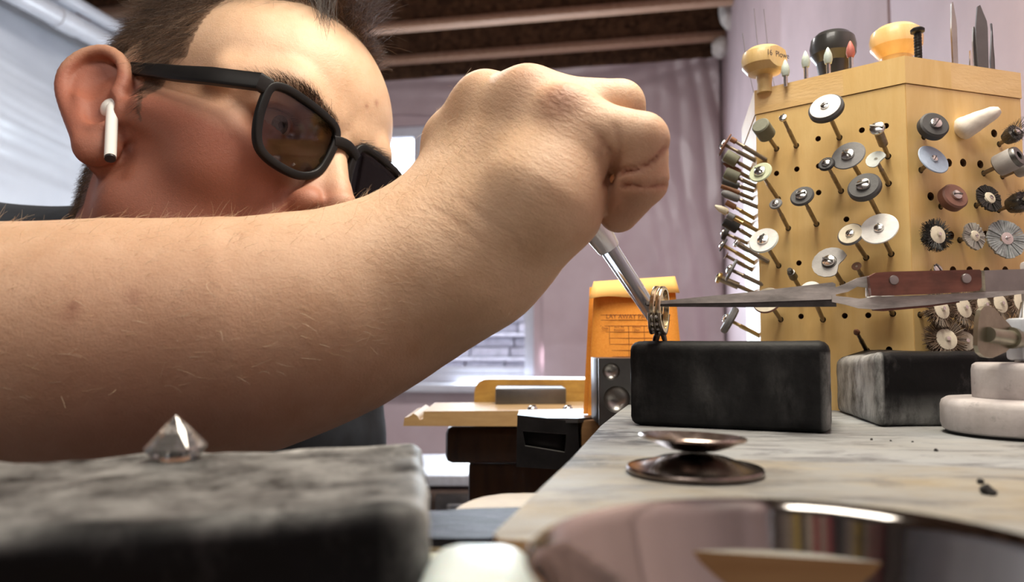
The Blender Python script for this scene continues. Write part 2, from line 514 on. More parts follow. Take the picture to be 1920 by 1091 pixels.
# ------------------------------------------------------------------ bench and the things on it
def wood(name, a, b, rough=.5, scale=9, stretch=(1, 1, 10), dirt=None, dirt_amt=.5, dscale=14, rot=(0, 0, 0), coat=0, bumps=.25):
    t = NT(name)
    g = t.noise(scale, 6, .6, stretch, rot, .8)
    c = t.ramp(g, [(0.3, a), (0.7, b)])
    if dirt:
        c = t.mix(t.math('MULTIPLY', t.ramp(t.noise(dscale, 7, .68, (1, 1, 1)), [(.42, (0, 0, 0)), (.66, (1, 1, 1))]), dirt_amt), c, dirt)
    t.set(Base_Color=c, Roughness=rough, Coat_Weight=coat)
    if bumps: t.bump(t.noise(scale * 12, 5, .6, stretch, rot), bumps, .0006)
    return t.m
# the soldering board: scorched grey-cream surface
t = NT('scorched_board')
g = t.noise(30, 7, .66, (1, 2.2, 1), (0, 0, -.2), .3)
c = t.ramp(g, [(0.25, (0.15, 0.12, 0.075)), (0.5, (0.26, 0.21, 0.135)), (0.75, (0.36, 0.305, 0.205))])
ash = t.ramp(t.noise(11, 6, .65, (1, 2.0, 1), (0, 0, -.2)), [(.36, (0, 0, 0)), (.58, (1, 1, 1))])
c = t.mix(t.math('MULTIPLY', ash, .85), c, (0.255, 0.262, 0.262))
qa = G(1700, 872, 0); ux, uy = math.sin(math.radians(13)), math.cos(math.radians(13))
tq = t.new('ShaderNodeTexCoord').outputs['Object']
dn = t.new('ShaderNodeVectorMath', operation='DOT_PRODUCT'); t.link(tq, dn.inputs[0]); dn.inputs[1].default_value = (ux, uy, 0)
far = t.math('MULTIPLY', t.math('SUBTRACT', dn.outputs['Value'], float(qa[0] * ux + qa[1] * uy)), 260.0)
far = t.math('ADD', far, t.math('MULTIPLY', t.noise(40, 5), .8)); far.node.use_clamp = True
c = t.mix(t.math('MULTIPLY', far, .72), c, (0.30, 0.315, 0.325))     # the far plank is bleached grey
soot = t.ramp(t.noise(24, 7, .7, (1, 2.6, 1), (0, 0, -.15), .6), [(.50, (0, 0, 0)), (.66, (1, 1, 1))])
c = t.mix(t.math('MULTIPLY', soot, .78), c, (0.075, 0.072, 0.078))
tco = t.new('ShaderNodeTexCoord').outputs['Object']
for sx_, sy_, rad, amt, dark in ((1120, 812, .030, .9, (0.035, .033, .036)), (1230, 826, .030, .7, (0.05, .048, .05)), (1085, 862, .022, .6, (0.06, .055, .05)), (1500, 812, .05, .45, (0.10, .10, .10)), (1380, 905, .03, .35, (0.09, .085, .08))):
    qc = G(sx_, sy_, 0)
    dn = t.new('ShaderNodeVectorMath', operation='DISTANCE'); t.link(tco, dn.inputs[0]); dn.inputs[1].default_value = tuple(qc)
    fall = t.math('SUBTRACT', 1.0, t.math('DIVIDE', dn.outputs['Value'], rad)); fall.node.use_clamp = True
    mk = t.math('MULTIPLY', t.math('MULTIPLY', fall, 2.2), t.ramp(t.noise(55, 7, .7, (1, 2.4, 1), (0, 0, -.2), .5), [(.40, (0, 0, 0)), (.58, (amt, amt, amt))])); mk.node.use_clamp = True
    c = t.mix(mk, c, dark)
t.set(Base_Color=c, Roughness=.62); t.bump(t.noise(260, 6, .65), .4, .0009); t.bump(t.noise(60, 4, .6, (1, 5, 1)), .3, .001)
BOARD = t.m
BENCHWOOD = wood('worn_bench_wood', (0.40, 0.31, 0.20), (0.60, 0.52, 0.40), .6, 14, (1, 6, 6), (0.25, 0.22, 0.20), .5, 20)
DARKWOOD = wood('dark_varnished_wood', (0.050, 0.018, 0.007), (0.125, 0.052, 0.016), .35, 8, (8, 8, 1.2), (0.02, .008, .004), .5, 10, coat=.2)
YELLOW = wood('amber_varnished_wood', (0.50, 0.26, 0.055), (0.68, 0.40, 0.10), .4, 14, (1.5, 8, 8), (0.22, 0.10, 0.03), .55, 25, coat=.2)
PINE = wood('pale_bench_pin_wood', (0.42, 0.26, 0.11), (0.54, 0.36, 0.17), .5, 18, (1.2, 9, 9), (0.35, 0.22, 0.10), .3, 40)
BLACKM = simple('black_iron', (0.012, 0.011, 0.012), .45, .4, .4, 60, .3, 300)
STEEL = simple('brushed_steel', (0.42, 0.41, 0.40), .32, 1.0, .15, 40, .15, 500, .0003, (1, 8, 1))
DSTEEL = simple('dark_steel', (0.17, 0.17, 0.175), .38, .9, .15, 30, .1, 400)
CHROME = simple('bright_screw_steel', (0.72, 0.70, 0.68), .2, 1.0, .08, 200)

BY = math.radians(13.0)
bench = thing('workbench', "worn jeweller's bench with curved cut-out and dark apron under the soldering board", 'workbench', (0.2, .4, Z_FLOOR))
def bp(o, bm): bmesh.ops.transform(bm, matrix=o.matrix_basis.inverted(), verts=bm.verts); return bm
ZB = -0.0125
poly = [(-.030, .187), (-.034, .198)] + [tuple(q) for q in spline([(-.029, .206), (-.0218, .212), (-.018, .228), (-.0122, .243), (-.0054, .2510), (.0073, .2545), (.035, .262), (.070, .285), (.090, .36), (.097, .43), (.102, .475), (.105, .50)], 5)] + [(.12, .98), (.52, .95), (.44, .55), (.38, .187)]
obj('bench_top', bp(bench, roughen(prism(poly, .030, Matrix.Translation((0, 0, ZB - .030)), .003), .0004, 60)), BENCHWOOD, bench)
obj('front_strip', bp(bench, box((.07, .1835, ZB - .0030), (.22, .006, .0050), None, .0015)), simple('cream_edge', (0.62, 0.63, 0.52), .5), bench)
for k, (x, y) in enumerate(((.32, .17), (.46, .90), (.16, .90))):
    obj('leg', bp(bench, box((x, y, (Z_FLOOR + ZB - .03) / 2), (.07, .07, ZB - .03 - Z_FLOOR), None, .004)), DARKWOOD, bench)
# apron behind the bench pin
a0 = P(836, 800, .66); a1 = P(1150, 800, .66)
obj('apron', bp(bench, box(((a0[0] + .16), .685, (P(0, 800, .66)[2] + P(0, 866, .66)[2]) / 2), (.32, .05, P(0, 798, .66)[2] - P(0, 866, .66)[2]), None, .006)), DARKWOOD, bench)
q0 = P(882, 860, .70)
obj('side_panel', bp(bench, box((q0[0] + .05, .70, (q0[2] + Z_FLOOR) / 2), (.10, .04, q0[2] - Z_FLOOR), None, .002)), DARKWOOD, bench)
obj('side_panel', bp(bench, box((q0[0] + .155, .70, (q0[2] + Z_FLOOR) / 2), (.105, .04, q0[2] - Z_FLOOR), None, .002)), DARKWOOD, bench)
# bench pin plank with a notch near its tip
zt_, zb_ = P(0, 768, .62)[2], P(0, 798, .62)[2]
def sx(px, d): return (px - 960) / FPX * d
def pz(py, d): return P(960, py, d)[2]
D = .60
pin = thing('bench_pin', 'pale wooden bench pin plank with notched end and two screws', 'bench pin', (sx(930, D), .62, zt_))
outl = [(sx(x, D), pz(y, D)) for x, y in ((1110, 768), (796, 770), (795, 784), (788, 786), (784, 778), (777, 774), (768, 780), (760, 782), (758, 797), (1110, 798))]
M = Matrix.Translation((0, D + .085, 0)) @ Matrix.Rotation(PI / 2, 4, 'X')
obj('plank', bp(pin, prism(outl, .085, M, .0008)), PINE, pin)
for px in (998, 1064):
    c = Vector((sx(px, D + .01), D + .012, pz(768, D)))
    s = obj('screw', bp(pin, lathe([(0, .0030), (.002, .0028), (.0038, .0012), (.0042, 0), (.0042, -.004), (0, -.004)], 16, Matrix.Translation(c))), CHROME, pin)
    obj('slot', bp(pin, box(c + Vector((0, 0, .0029)), (.006, .0009, .0004))), BLACKM, s)
# amber back block, steel bench block
D = .72
yb = [(sx(x, D), pz(y, D)) for x, y in ((1130, 770), (889, 770), (890, 732), (893, 722), (899, 715), (908, 711), (920, 710), (1130, 711))]
o = obj('wooden_block', prism(yb, .05, Matrix.Translation((0, D + .05, 0)) @ Matrix.Rotation(PI / 2, 4, 'X'), .002), YELLOW)
tag(o, 'amber varnished wooden board with rounded corner standing behind the bench pin', 'board')
D = .66
o = obj('bench_block', box((sx(995, D), D + .026, (pz(728, D) + pz(768, D)) / 2), (sx(1062, D) - sx(930, D), .05, pz(728, D) - pz(768, D)), None, .0012), DSTEEL)
tag(o, 'flat dark steel block resting on the pale bench pin', 'steel block')
# black slotted bracket
D = .50
br = thing('pin_bracket', 'black iron bracket with slotted face mounted under the pale plank', 'bracket', (sx(1030, D), D, pz(870, D)))
def brk(px, py): return (sx(px, D), pz(py, D))
outer = [brk(970, 777), brk(1082, 789), brk(1086, 880), brk(968, 872)]
hole = [brk(980, 806), brk(1061, 812), brk(1058, 846), brk(984, 834)]
def holed_plate(outer, holes, t, M, name, mat, parent):
    loops = [outer] + holes
    tri = tessellate_polygon([[Vector((x, y, 0)) for x, y in l] for l in loops])
    flat = [p for l in loops for p in l]
    bm = bmesh.new()
    lo = [bm.verts.new((x, y, 0)) for x, y in flat]; hi = [bm.verts.new((x, y, t)) for x, y in flat]
    for a, b, c in tri:
        bm.faces.new((lo[a], lo[b], lo[c])); bm.faces.new((hi[c], hi[b], hi[a]))
    i = 0
    for l in loops:
        n = len(l)
        for k in range(n):
            a, b = i + k, i + (k + 1) % n
            bm.faces.new((lo[a], lo[b], hi[b], hi[a]))
        i += n
    bmesh.ops.transform(bm, matrix=M, verts=bm.verts)
    return obj(name, bp(parent, bm), mat, parent, True, 30)
MV = Matrix.Translation((0, D, 0)) @ Matrix.Rotation(PI / 2, 4, 'X')
holed_plate(outer, [hole], -.006, MV, 'face_plate', BLACKM, br)
obj('slot_lip', bp(br, tube([MV @ Vector((x, y, -.001)) for x, y in hole], .0004, 6, True)), STEEL, br)
top = [(sx(970, D), D + .004), (sx(1082, D), D - .001), (sx(1150, D), D + .02), (sx(1150, D), D + .075), (sx(975, D), D + .06)]
obj('top_plate', bp(br, prism(top, .003, Matrix.Translation((0, 0, pz(780, D) - .004)), .0005)), DSTEEL, br)
obj('back_box', bp(br, box((sx(1030, D), D + .035, pz(830, D)), (sx(1080, D) - sx(975, D), .05, pz(790, D) - pz(868, D)), None, .001)), BLACKM, br)
obj('wood_cheek', bp(br, box((sx(1120, D), D + .025, pz(825, D)), (sx(1150, D) - sx(1088, D), .045, pz(786, D) - pz(862, D)), None, .001)), wood('cheek_wood', (.20, .10, .035), (.32, .17, .07)), br)

# soldering board slab
sb_d = np.array([math.sin(BY), math.cos(BY)]); sb_r = np.array([math.cos(BY), -math.sin(BY)])
c0 = np.array([-.0045, .1475])
def sb(a, b): q = c0 + sb_r * a + sb_d * b; return (q[0], q[1])
outl = [sb(.002, 0), sb(0, .004), sb(.001, .1), sb(0, .2), sb(.002, .27), sb(.01, .47), sb(.33, .47), sb(.33, 0), sb(.3, .001), sb(.1, 0)]
bm = prism(outl, .0120, Matrix.Translation((0, 0, -.0120)), .0016)
o = obj('soldering_board', bm, BOARD)
o.data.materials.append(wood('board_end_grain', (0.30, 0.15, 0.06), (0.42, 0.24, 0.11), .6))
for f in o.data.polygons:
    if f.normal.z < .3: f.material_index = 1
tag(o, 'scorched grey and cream soldering board lying flat on the bench, crumbs on top', 'board')
# lower tray in front of the bench
tray = thing('bench_tray', 'brown pull-out tray in front of the bench under bowl and block', 'tray', (0, .06, -.034))
TRAYM = wood('tray_wood', (0.10, 0.07, 0.05), (0.17, 0.12, 0.09), .6)
obj('tray_board', bp(tray, box((.02, .085, -.037), (.46, .155, .006), None, .001)), TRAYM, tray)
obj('tray_lip', bp(tray, box((.02, .1600, -.028), (.46, .006, .024), None, .001)), TRAYM, tray)

# ---- charcoal blocks
def charcoal(name, whitea=.5, seed=0.0):
    t = NT(name)
    n1 = t.noise(26 + seed, 7, .72, (1, 1, .55), (0, 0, .4)); n2 = t.noise(90, 6, .7, (1, 1, .5))
    ash = t.ramp(n1, [(.50, (0, 0, 0)), (.74, (1, 1, 1))])
    ash = t.math('MULTIPLY', ash, t.ramp(n2, [(.35, (0.3, .3, .3)), (.65, (1, 1, 1))]))
    c = t.mix(t.math('MULTIPLY', ash, whitea), (0.0042, 0.0042, 0.005), (0.20, 0.19, 0.19))
    at = t.attr('ash')
    an = t.math('MULTIPLY', at, t.ramp(t.noise(70, 7, .72, (1, 1, .45)), [(.36, (0.05, .05, .05)), (.60, (1, 1, 1))]))
    c = t.mix(an, c, (0.44, 0.44, 0.43))
    t.set(Base_Color=c, Roughness=.55, Specular_IOR_Level=.18)
    t.bump(t.noise(240, 6, .7), .35, .0007)
    return t.m
def corner_block(name, A, ang, L, Dp, H, z0, mat, bevel, seed, rough_amp, ashf, cuts=16, skew=0.0, worn=0.0):
    """block whose front-left bottom corner is A, front edge turned by ang; skew leans the ends, worn lowers one corner"""
    M = Matrix.Translation((A[0], A[1], z0)) @ Matrix.Rotation(ang, 4, 'Z')
    bm = box((L / 2, Dp / 2, H / 2), (L, Dp, H), None, bevel, 3)
    bmesh.ops.subdivide_edges(bm, edges=[e for e in bm.edges if e.calc_length() > .012], cuts=cuts, use_grid_fill=True)
    for k in range(2): roughen(bm, rough_amp / (k + 1), 45 * (1 + 3 * k), seed + k)
    at = bm.verts.layers.float.new('ash')
    for v in bm.verts: v[at] = ashf(v.co.x / L, v.co.y / Dp, v.co.z / H)
    for v in bm.verts:
        if worn: v.co.z *= 1 - worn * max(0, 1 - v.co.x / (.2 * L)) * max(0, v.co.y / Dp)
        v.co.x += skew * v.co.y
    o = obj(name, bm, mat, None, True, 70)
    o.matrix_basis = M
    return o
A = G(1179, 798, 0); B = G(1560, 815, 0)
ang = math.atan2(B[1] - A[1], B[0] - A[0]); L1 = math.hypot(B[0] - A[0], B[1] - A[1])
o = corner_block('charcoal_block', A, ang, L1, .062, .0382, 0, charcoal('charcoal_clean', .16, 1), .0042, 2.0, .00035,
                 lambda x, y, z: .75 * max(0, (x - .955) / .045) * (z < .85) + .02 + .10 * max(0, math.sin(x * 17 + 2 * z)) ** 2 * max(0, 1 - abs(z - .45) * 2))
tag(o, 'black charcoal soldering block under the held ring, clean dark front', 'charcoal block')
A = G(1649, 801, 0); Lf = G(1568, 771, 0)
dl = np.array([Lf[0] - A[0], Lf[1] - A[1]]); W2 = np.linalg.norm(dl)
a2 = math.radians(7)
lx = dl[0] * math.cos(a2) + dl[1] * math.sin(a2); ly = -dl[0] * math.sin(a2) + dl[1] * math.cos(a2)
o = corner_block('charcoal_block', A, a2, .078, ly, .0332, 0, charcoal('charcoal_ashy', .6, 5), .0034, 6.0, .0006,
                 lambda x, y, z: max(.95 * (x < .06) * (.25 < y < .95), .85 * max(0, .45 - z) * 1.6 * (x < .6), .95 * (x < .03)), 16, lx / ly, .16)
tag(o, 'black charcoal block with white ash on its worn left end, near the tool tower', 'charcoal block')
# near block with the stone on it
zt2 = .0090
A = G(810, 946, zt2); Bq = G(300, 982, zt2)
ang = math.atan2(A[1] - Bq[1], A[0] - Bq[0])
LN = .16
A0 = np.array([A[0], A[1]]) - LN * np.array([math.cos(ang), math.sin(ang)])
o = corner_block('charcoal_block', A0, ang, LN, .084, .043, zt2 - .043, charcoal('charcoal_burnt', .45, 9), .0036, 11.0, .0011,
                 lambda x, y, z: max((.42 + .45 * (y > .9)) * (z > .975) * (y > .05), .80 * max(0, (x - .962) / .038), .55 * max(0, min(1, (z - .93) * 14)) * max(0, .35 + .65 * math.sin(x * 23 + 1.4))), 24, .19)
tag(o, 'large burnt charcoal block close to the lens, ash-grey top, clear stone on it', 'charcoal block')
# the clear stone, point up
zs = zt2 + .0004
c = G(330, 860, zs)
Rg = .0072
gd = bmesh.new()
n = 16
rings = []
for r, z, off in ((.60, 0.0, 0), (.86, .0012, .5), (1.0, .0026, 0), (1.0, .0031, .5), (.52, .0070, 0), (.0, .0107, 0)):
    if r == 0: rings.append([gd.verts.new((0, 0, z))])
    else: rings.append([gd.verts.new((r * Rg * math.cos(2 * PI * (k + off) / n), r * Rg * math.sin(2 * PI * (k + off) / n), z)) for k in range(n)])
bmesh.ops.convex_hull(gd, input=gd.verts)
t = NT('clear_stone'); t.set(Base_Color=(1, .97, .95), Roughness=0.0, IOR=2.2, Transmission_Weight=.9, Specular_IOR_Level=.8); STONE = t.m
o = obj('gemstone', gd, STONE, None, False)
o.location = (c[0], c[1], zs); o.rotation_euler = (.03, -.02, .2)
tag(o, 'large clear faceted stone lying point up on the ashy near block', 'gemstone')

# ---- two domed discs, one cupped on top of the other
t = NT('tarnished_copper')
t.set(Base_Color=t.ramp(t.noise(120, 5), [(.3, (0.30, 0.235, 0.205)), (.7, (0.50, 0.42, 0.38))]), Metallic=1.0, Roughness=t.math('MULTIPLY_ADD', t.noise(220, 4), .25, .12)); COPPER = t.m
t = NT('dark_bronze'); t.set(Base_Color=t.ramp(t.noise(120, 5), [(.3, (0.13, 0.10, 0.09)), (.7, (0.30, 0.25, 0.225))]), Metallic=1.0, Roughness=t.math('MULTIPLY_ADD', t.noise(220, 4), .2, .10)); COPPERD = t.m
cd = G(1302, 887, 0)
o = obj('domed_disc', lathe([(.0001, .0056), (.005, .0054), (.010, .0044), (.0145, .0027), (.0178, .0018), (.0192, .0019), (.0196, .0013), (.0193, .0004), (.0170, .0003), (.0130, .0012), (.008, .0034), (.003, .0044), (.0001, .0045)], 56), COPPERD)
o.location = (cd[0], cd[1], .0001)
tag(o, 'larger polished copper disc lying dome up on the soldering board', 'metal disc', 'pair of domed discs')
o = obj('domed_disc', lathe([(.0001, .0000), (.004, .0001), (.0075, .0007), (.011, .0019), (.0138, .0032), (.0152, .0036), (.0156, .0043), (.0151, .0047), (.0138, .0045), (.010, .0029), (.006, .0014), (.0001, .0011)], 56), COPPER)
o.location = (cd[0] + .0002, cd[1] + .003, .0058); o.rotation_euler = (-.03, .035, 0)
tag(o, 'smaller copper disc cupped upward on top of the larger one', 'metal disc', 'pair of domed discs')
# ---- shiny bowl
t = NT('polished_bowl_steel'); t.set(Base_Color=(0.50, 0.46, 0.42), Metallic=1.0, Roughness=.09); t.bump(t.noise(60, 3, .5, (1, 1, 6)), .06, .0005); BOWL = t.m
RB = .0390; zr = .0082
cb = (.0412, .1042)
prof = [(.0001, -.042), (.012, -.042), (.019, -.0385), (.0262, -.0305), (.0316, -.0205), (.0360, -.0100), (.0384, -.0026), (.0392, -.0003), (.0394, .0002), (.0391, .0005), (.0384, -.0001), (.0376, -.0022), (.0351, -.0100), (.0307, -.0200), (.0253, -.0297), (.0184, -.0375), (.0117, -.0410), (.0001, -.041)]
o = obj('bowl', lathe(prof, 96), BOWL); o.location = (cb[0], cb[1], zr + .0002 + .0)
o.location.z = -.034 + .0421
tag(o, 'small polished steel bowl at the front edge of the bench, rim up', 'bowl')
# ---- white lid
LIDM = simple('milky_plastic', (0.54, 0.61, 0.60), .4, 0, .03, 30, Subsurface_Weight=.2, Subsurface_Scale=.01)
lid = obj('plastic_box', box((-.0058, .1285, -.0163), (.0200, .0300, .0354), None, .006, 4), LIDM)
tag(lid, 'milky white plastic box beside the steel bowl, rounded corners', 'plastic box')
# ---- dark sheet on the bench edge
t = NT('dark_slate_sheet')
c = t.ramp(t.noise(60, 7, .7, (1, 2.5, 1), (0, 0, .3)), [(.38, (0.008, 0.007, 0.011)), (.6, (0.024, 0.022, 0.032)), (.8, (0.09, 0.09, 0.12))])
t.set(Base_Color=c, Roughness=.5, Specular_IOR_Level=.15); t.bump(t.noise(120, 6, .7, (1, 2, 1)), .8, .0012); SLATE = t.m
bm = prism([(-.029, .1875), (.06, .1875), (.06, .228), (-.01, .221), (-.029, .216)], .0022, Matrix.Translation((0, 0, ZB + .0001)), .0004)
tag(obj('dark_sheet', roughen(bm, .0003, 90, 2, 3), SLATE), 'thin dark scuffed sheet lying under the near corner of the soldering board', 'sheet')
# ---- crumbs of charcoal
CRUMB = simple('charcoal_crumb', (0.02, 0.018, 0.018), .8, 0, .3, 200)
for k, (px, py, r) in enumerate(((1853, 927, .0018), (1839, 907, .0008), (1755, 846, .0007), (1634, 825, .0005), (1711, 829, .0004), (1670, 827, .0004))):
    b = bmesh.new(); bmesh.ops.create_icosphere(b, subdivisions=2, radius=r); roughen(b, r * .6, .9 / r, k * 3.1)
    q = G(px, py, 0); bmesh.ops.translate(b, vec=(q[0], q[1], r * .5), verts=b.verts)
    lab = ('largest black crumb on the soldering board beside the bowl', 'small black crumb just beyond the largest crumb', 'black crumb in front of the white stand base', 'tiny black speck nearest the clean charcoal block', 'tiny black speck nearest the white stand base, right of three', 'tiny black speck in the middle of the three before the ashy block')
    tag(obj('charcoal_crumb', b, CRUMB), lab[k], 'crumb', 'charcoal crumbs on the board')

# ---- orange envelopes and dapping block
t = NT('orange_paper'); t.set(Base_Color=t.ramp(t.noise(900, 4), [(.3, (0.82, 0.29, 0.03)), (.7, (0.90, 0.36, 0.05))]), Roughness=.75, Subsurface_Weight=.12, Subsurface_Radius=(1, .35, .05), Subsurface_Scale=.004); ORANGE = t.m
t = NT('orange_paper_inside'); t.set(Base_Color=(0.92, 0.52, 0.16), Roughness=.75); ORANGE2 = t.m
INK = simple('brown_print', (0.16, 0.035, 0.012), .8)
D = .515
ex0, ex1 = sx(1116, D), sx(1271, D); zb = ZB; zt = pz(536, D)
EW, EH = ex1 - ex0, zt - zb
def envelope(name, label, c, rot, printed, group):
    e = thing(name, label, 'envelope', c, rot, group)
    # body: slightly wider at the foot, front panel bulging a little
    nx, ny = 8, 10
    vs = []; fs = []
    for s in (0, 1):
        for j in range(ny + 1):
            for i in range(nx + 1):
                a, b = i / nx, j / ny
                wdt = EW * (1.0 + .20 * (1 - b))
                bulge = .0035 * math.sin(PI * a) * math.sin(PI * min(1, b * 1.0)) ** .6
                vs.append(((a - .5) * wdt, (-bulge if s == 0 else .0008), b * EH + .0004))
    m = (nx + 1) * (ny + 1)
    for j in range(ny):
        for i in range(nx):
            q = j * (nx + 1) + i
            fs.append((q, q + 1, q + nx + 2, q + nx + 1)); fs.append((m + q + nx + 1, m + q + nx + 2, m + q + 1, m + q))
    rim_ = [j * (nx + 1) for j in range(ny + 1)], [j * (nx + 1) + nx for j in range(ny + 1)]
    for r_ in rim_:
        for a, b in zip(r_, r_[1:]): fs.append((a, b, b + m, a + m))
    for i in range(nx): fs.append((i, i + 1, i + 1 + m, i + m)); q = ny * (nx + 1) + i; fs.append((q, q + 1, q + 1 + m, q + m))
    obj_data('envelope_body', vs, fs, ORANGE, e)
    if printed:
        # folded-back flap leaning over the front, edge torn
        fl = []
        n_ = 14
        lowy = lambda a: EH * (.893 + .050 * a + .012 * math.sin(a * 9)) 
        for i in range(n_ + 1):
            a = i / n_
            fl.append((((a - .5) * EW * 1.01), .0009, EH + .0035 + .004 * a))
        for i in range(n_ + 1):
            a = i / n_
            fl.append((((a - .5) * EW * (1.10 - .02 * a) - .0022 * (1 - a)), -.0075 + .0045 * a, lowy(a)))
        ff = [(i, i + 1, n_ + 2 + i, n_ + 1 + i) for i in range(n_)]
        f = obj_data('flap', fl, ff, ORANGE2, e)
        md = f.modifiers.new('paper', 'SOLIDIFY'); md.thickness = .0003
        ln = bmesh.new()
        def yb_(a, b): return -.0035 * math.sin(PI * a) * math.sin(PI * min(1, b)) ** .6 - .00018
        def seg_line(a0, b0, a1, b1, w=.00028):
            pts = [Vector((((a0 + (a1 - a0) * k / 6) - .5) * EW, yb_(a0 + (a1 - a0) * k / 6, b0 + (b1 - b0) * k / 6), (b0 + (b1 - b0) * k / 6) * EH)) for k in range(7)]
            add_tube(ln, pts, 1, flat=(w, .0001) if abs(a1 - a0) < .01 else (.0001, w), up=(0, 0, 1))
        for b in (.775, .735): seg_line(.07, b, .93, b)
        for k in range(9): seg_line(.06, .69 - .0475 * k, .95, .69 - .0475 * k)
        for a, b in ((.17, .28), (.40, .28), (.59, .28), (.74, .28)): seg_line(a, .69, a, b)
        obj('printed_rules', ln, INK, e)
        def text(s, a, b, h):
            cu = bpy.data.curves.new('lettering', 'FONT'); cu.body = s; cu.size = h; cu.align_x = 'CENTER'; cu.extrude = .00004
            o = bpy.data.objects.new('lettering', cu); COL.objects.link(o); o.parent = e
            o.location = ((a - .5) * EW, yb_(a, b) - .0009, b * EH); o.rotation_euler = (PI / 2, 0, 0)
            cu.materials.append(INK)
            me = bpy.data.meshes.new_from_object(o); bpy.data.objects.remove(o)
            lo = bpy.data.objects.new('lettering', me); COL.objects.link(lo); lo.parent = e
            lo.location = ((a - .5) * EW, yb_(a, b) - .0009, b * EH); lo.rotation_euler = (PI / 2, 0, 0)
        text('LAY AWAY PAYMENTS', .50, .746, .0042)
        text('Date', .115, .665, .0022); text('Amt. Pd.\nReceived', .285, .672, .0020); text('Balance\nDue', .495, .672, .0020); text('Initial', .665, .665, .0020); text('Paid', .85, .665, .0020)
    return e
envelope('envelope', 'orange printed payment envelope with folded flap, standing behind the ring', ((ex0 + ex1) / 2, D, zb), (-.05, 0, .06), True, 'orange envelopes')
envelope('envelope', 'plain orange envelope mostly hidden behind the printed orange one', ((ex0 + ex1) / 2 - .002, D + .010, zb), (-.055, 0, .02), False, 'orange envelopes')
D = .455
zd = above((sx(1150, D), D), 672); x0 = sx(1122, D)
dap = thing('dapping_block', 'grey steel dapping block with round cups between orange envelope and charcoal', 'dapping block', (x0 + .018, D, ZB))
hd = (zd - ZB); wd = .042
def circ(cx, cz, r, n=22): return [(cx + r * math.cos(2 * PI * k / n), cz + r * math.sin(2 * PI * k / n)) for k in range(n)]
def pxz(px, py): return sx(px, D), pz(py, D)
cups = [(*pxz(1145, 696), .0053), (*pxz(1155, 748), .0082), (x0 + .034, pz(700, D), .006)]
MV = Matrix.Translation((0, D, 0)) @ Matrix.Rotation(PI / 2, 4, 'X')
outer = [(x0, ZB), (x0 + wd, ZB), (x0 + wd, zd), (x0, zd)]
holed_plate(outer, [circ(*c) for c in cups], -.004, MV, 'block_face', DSTEEL, dap)
for cx_, cz_, r in cups:
    pr = [(r * math.cos(a), -r * .75 * math.sin(a)) for a in np.linspace(0, PI / 2 - .01, 9)]
    b = lathe(pr + [(0.0, -r * .75)], 22, Matrix.Translation((cx_, D, cz_)) @ Matrix.Rotation(PI / 2, 4, 'X') @ Matrix.Translation((0, 0, -.0002)))
    obj('cup', bp(dap, b), STEEL, dap)
obj('block_body', bp(dap, box((x0 + wd / 2, D + .0285, (ZB + zd) / 2), (wd, .033, hd), None, .0005)), DSTEEL, dap)

# ---- low drawer cabinet across the room
cab = thing('drawer_cabinet', 'low clear-fronted drawer cabinet with white top standing on the far floor', 'cabinet', (P(830, 880, 1.7)[0], 1.75, Z_FLOOR))
D = 1.6
cx_ = sx(815, D); zt = pz(889, D)
obj('cabinet_top', bp(cab, box((cx_, D + .15, zt - .010), (.22, .30, .022), None, .003)), simple('cabinet_white', (.66, .70, .80), .3), cab)
CABM = simple('cabinet_brown', (0.22, 0.15, 0.13), .4)
obj('cabinet_body', bp(cab, box((cx_, D + .155, (zt - .03 + Z_FLOOR) / 2), (.21, .27, zt - .03 - Z_FLOOR), None, .003)), CABM, cab)
CLR = simple('smoked_drawer_plastic', (0.10, 0.095, 0.10), .12, 0, .2, 30, Coat_Weight=.4)
for r_ in range(6):
    for c_ in range(2):
        x = cx_ - .052 + .104 * c_; zc = zt - .075 - .085 * r_
        dr = obj('drawer', bp(cab, box((x, D + .008, zc), (.096, .03, .074), None, .003)), CLR, cab)
        obj('drawer_handle', bp(cab, box((x, D - .012, zc + .012), (.045, .014, .016), None, .003)), simple('handle_chrome', (.6, .6, .63), .15, .8), dr)
# ------------------------------------------------------------------ the hexagonal tool tower with its burrs, wheels and brushes
S_HEX = 0.083
def dirv(deg): a = math.radians(deg); return np.array([math.sin(a), math.cos(a)])
hc = [np.array([.2098, .390])]
for deg in (-48, 12, 72, 132, 192): hc.append(hc[-1] + S_HEX * dirv(deg))
hex_c = sum(hc) / 6
Z_TOP = above(hc[0], 105); Z_CAP = above(hc[0], 157)
MAPLE = wood('maple_face', (0.70, 0.46, 0.17), (0.80, 0.57, 0.25), .38, 7, (9, 9, 1.2), (0.60, 0.34, 0.11), .35, 7, coat=.15)
MAPLE2 = wood('maple_cap', (0.72, 0.48, 0.20), (0.82, 0.59, 0.30), .4, 9, (2, 2, 7), (0.62, 0.38, 0.15), .3, 10, coat=.1)
HOLE = simple('drilled_hole', (0.10, 0.045, 0.015), .9)
tower = thing('tool_tower', 'hexagonal light wood tool tower bristling with wheels, burrs and brushes', 'tool rack', (hex_c[0], hex_c[1], 0))
class Face:
    def __init__(s, i):
        s.a, s.b = hc[i], hc[(i + 1) % 6]
        s.o = np.array([s.a[0], s.a[1], 0]); s.x = np.array([*(s.b - s.a), 0]) / S_HEX
        s.n = np.array([*((s.a + s.b) / 2 - hex_c), 0]); s.n /= np.linalg.norm(s.n)
        s.holes = []
    def hit(s, px, py):
        r = CF + (px - 960) / FPX * CR - (py - 545.5) / FPX * CU
        t = ((s.o - CAM) @ s.n) / (r @ s.n)
        return CAM + r * t
    def uv(s, q): return ((q - s.o) @ s.x, q[2])
    def hole(s, q, r): s.holes.append((*s.uv(q), r)); return q
FL, FT, FR = Face(0), Face(1), Face(5)

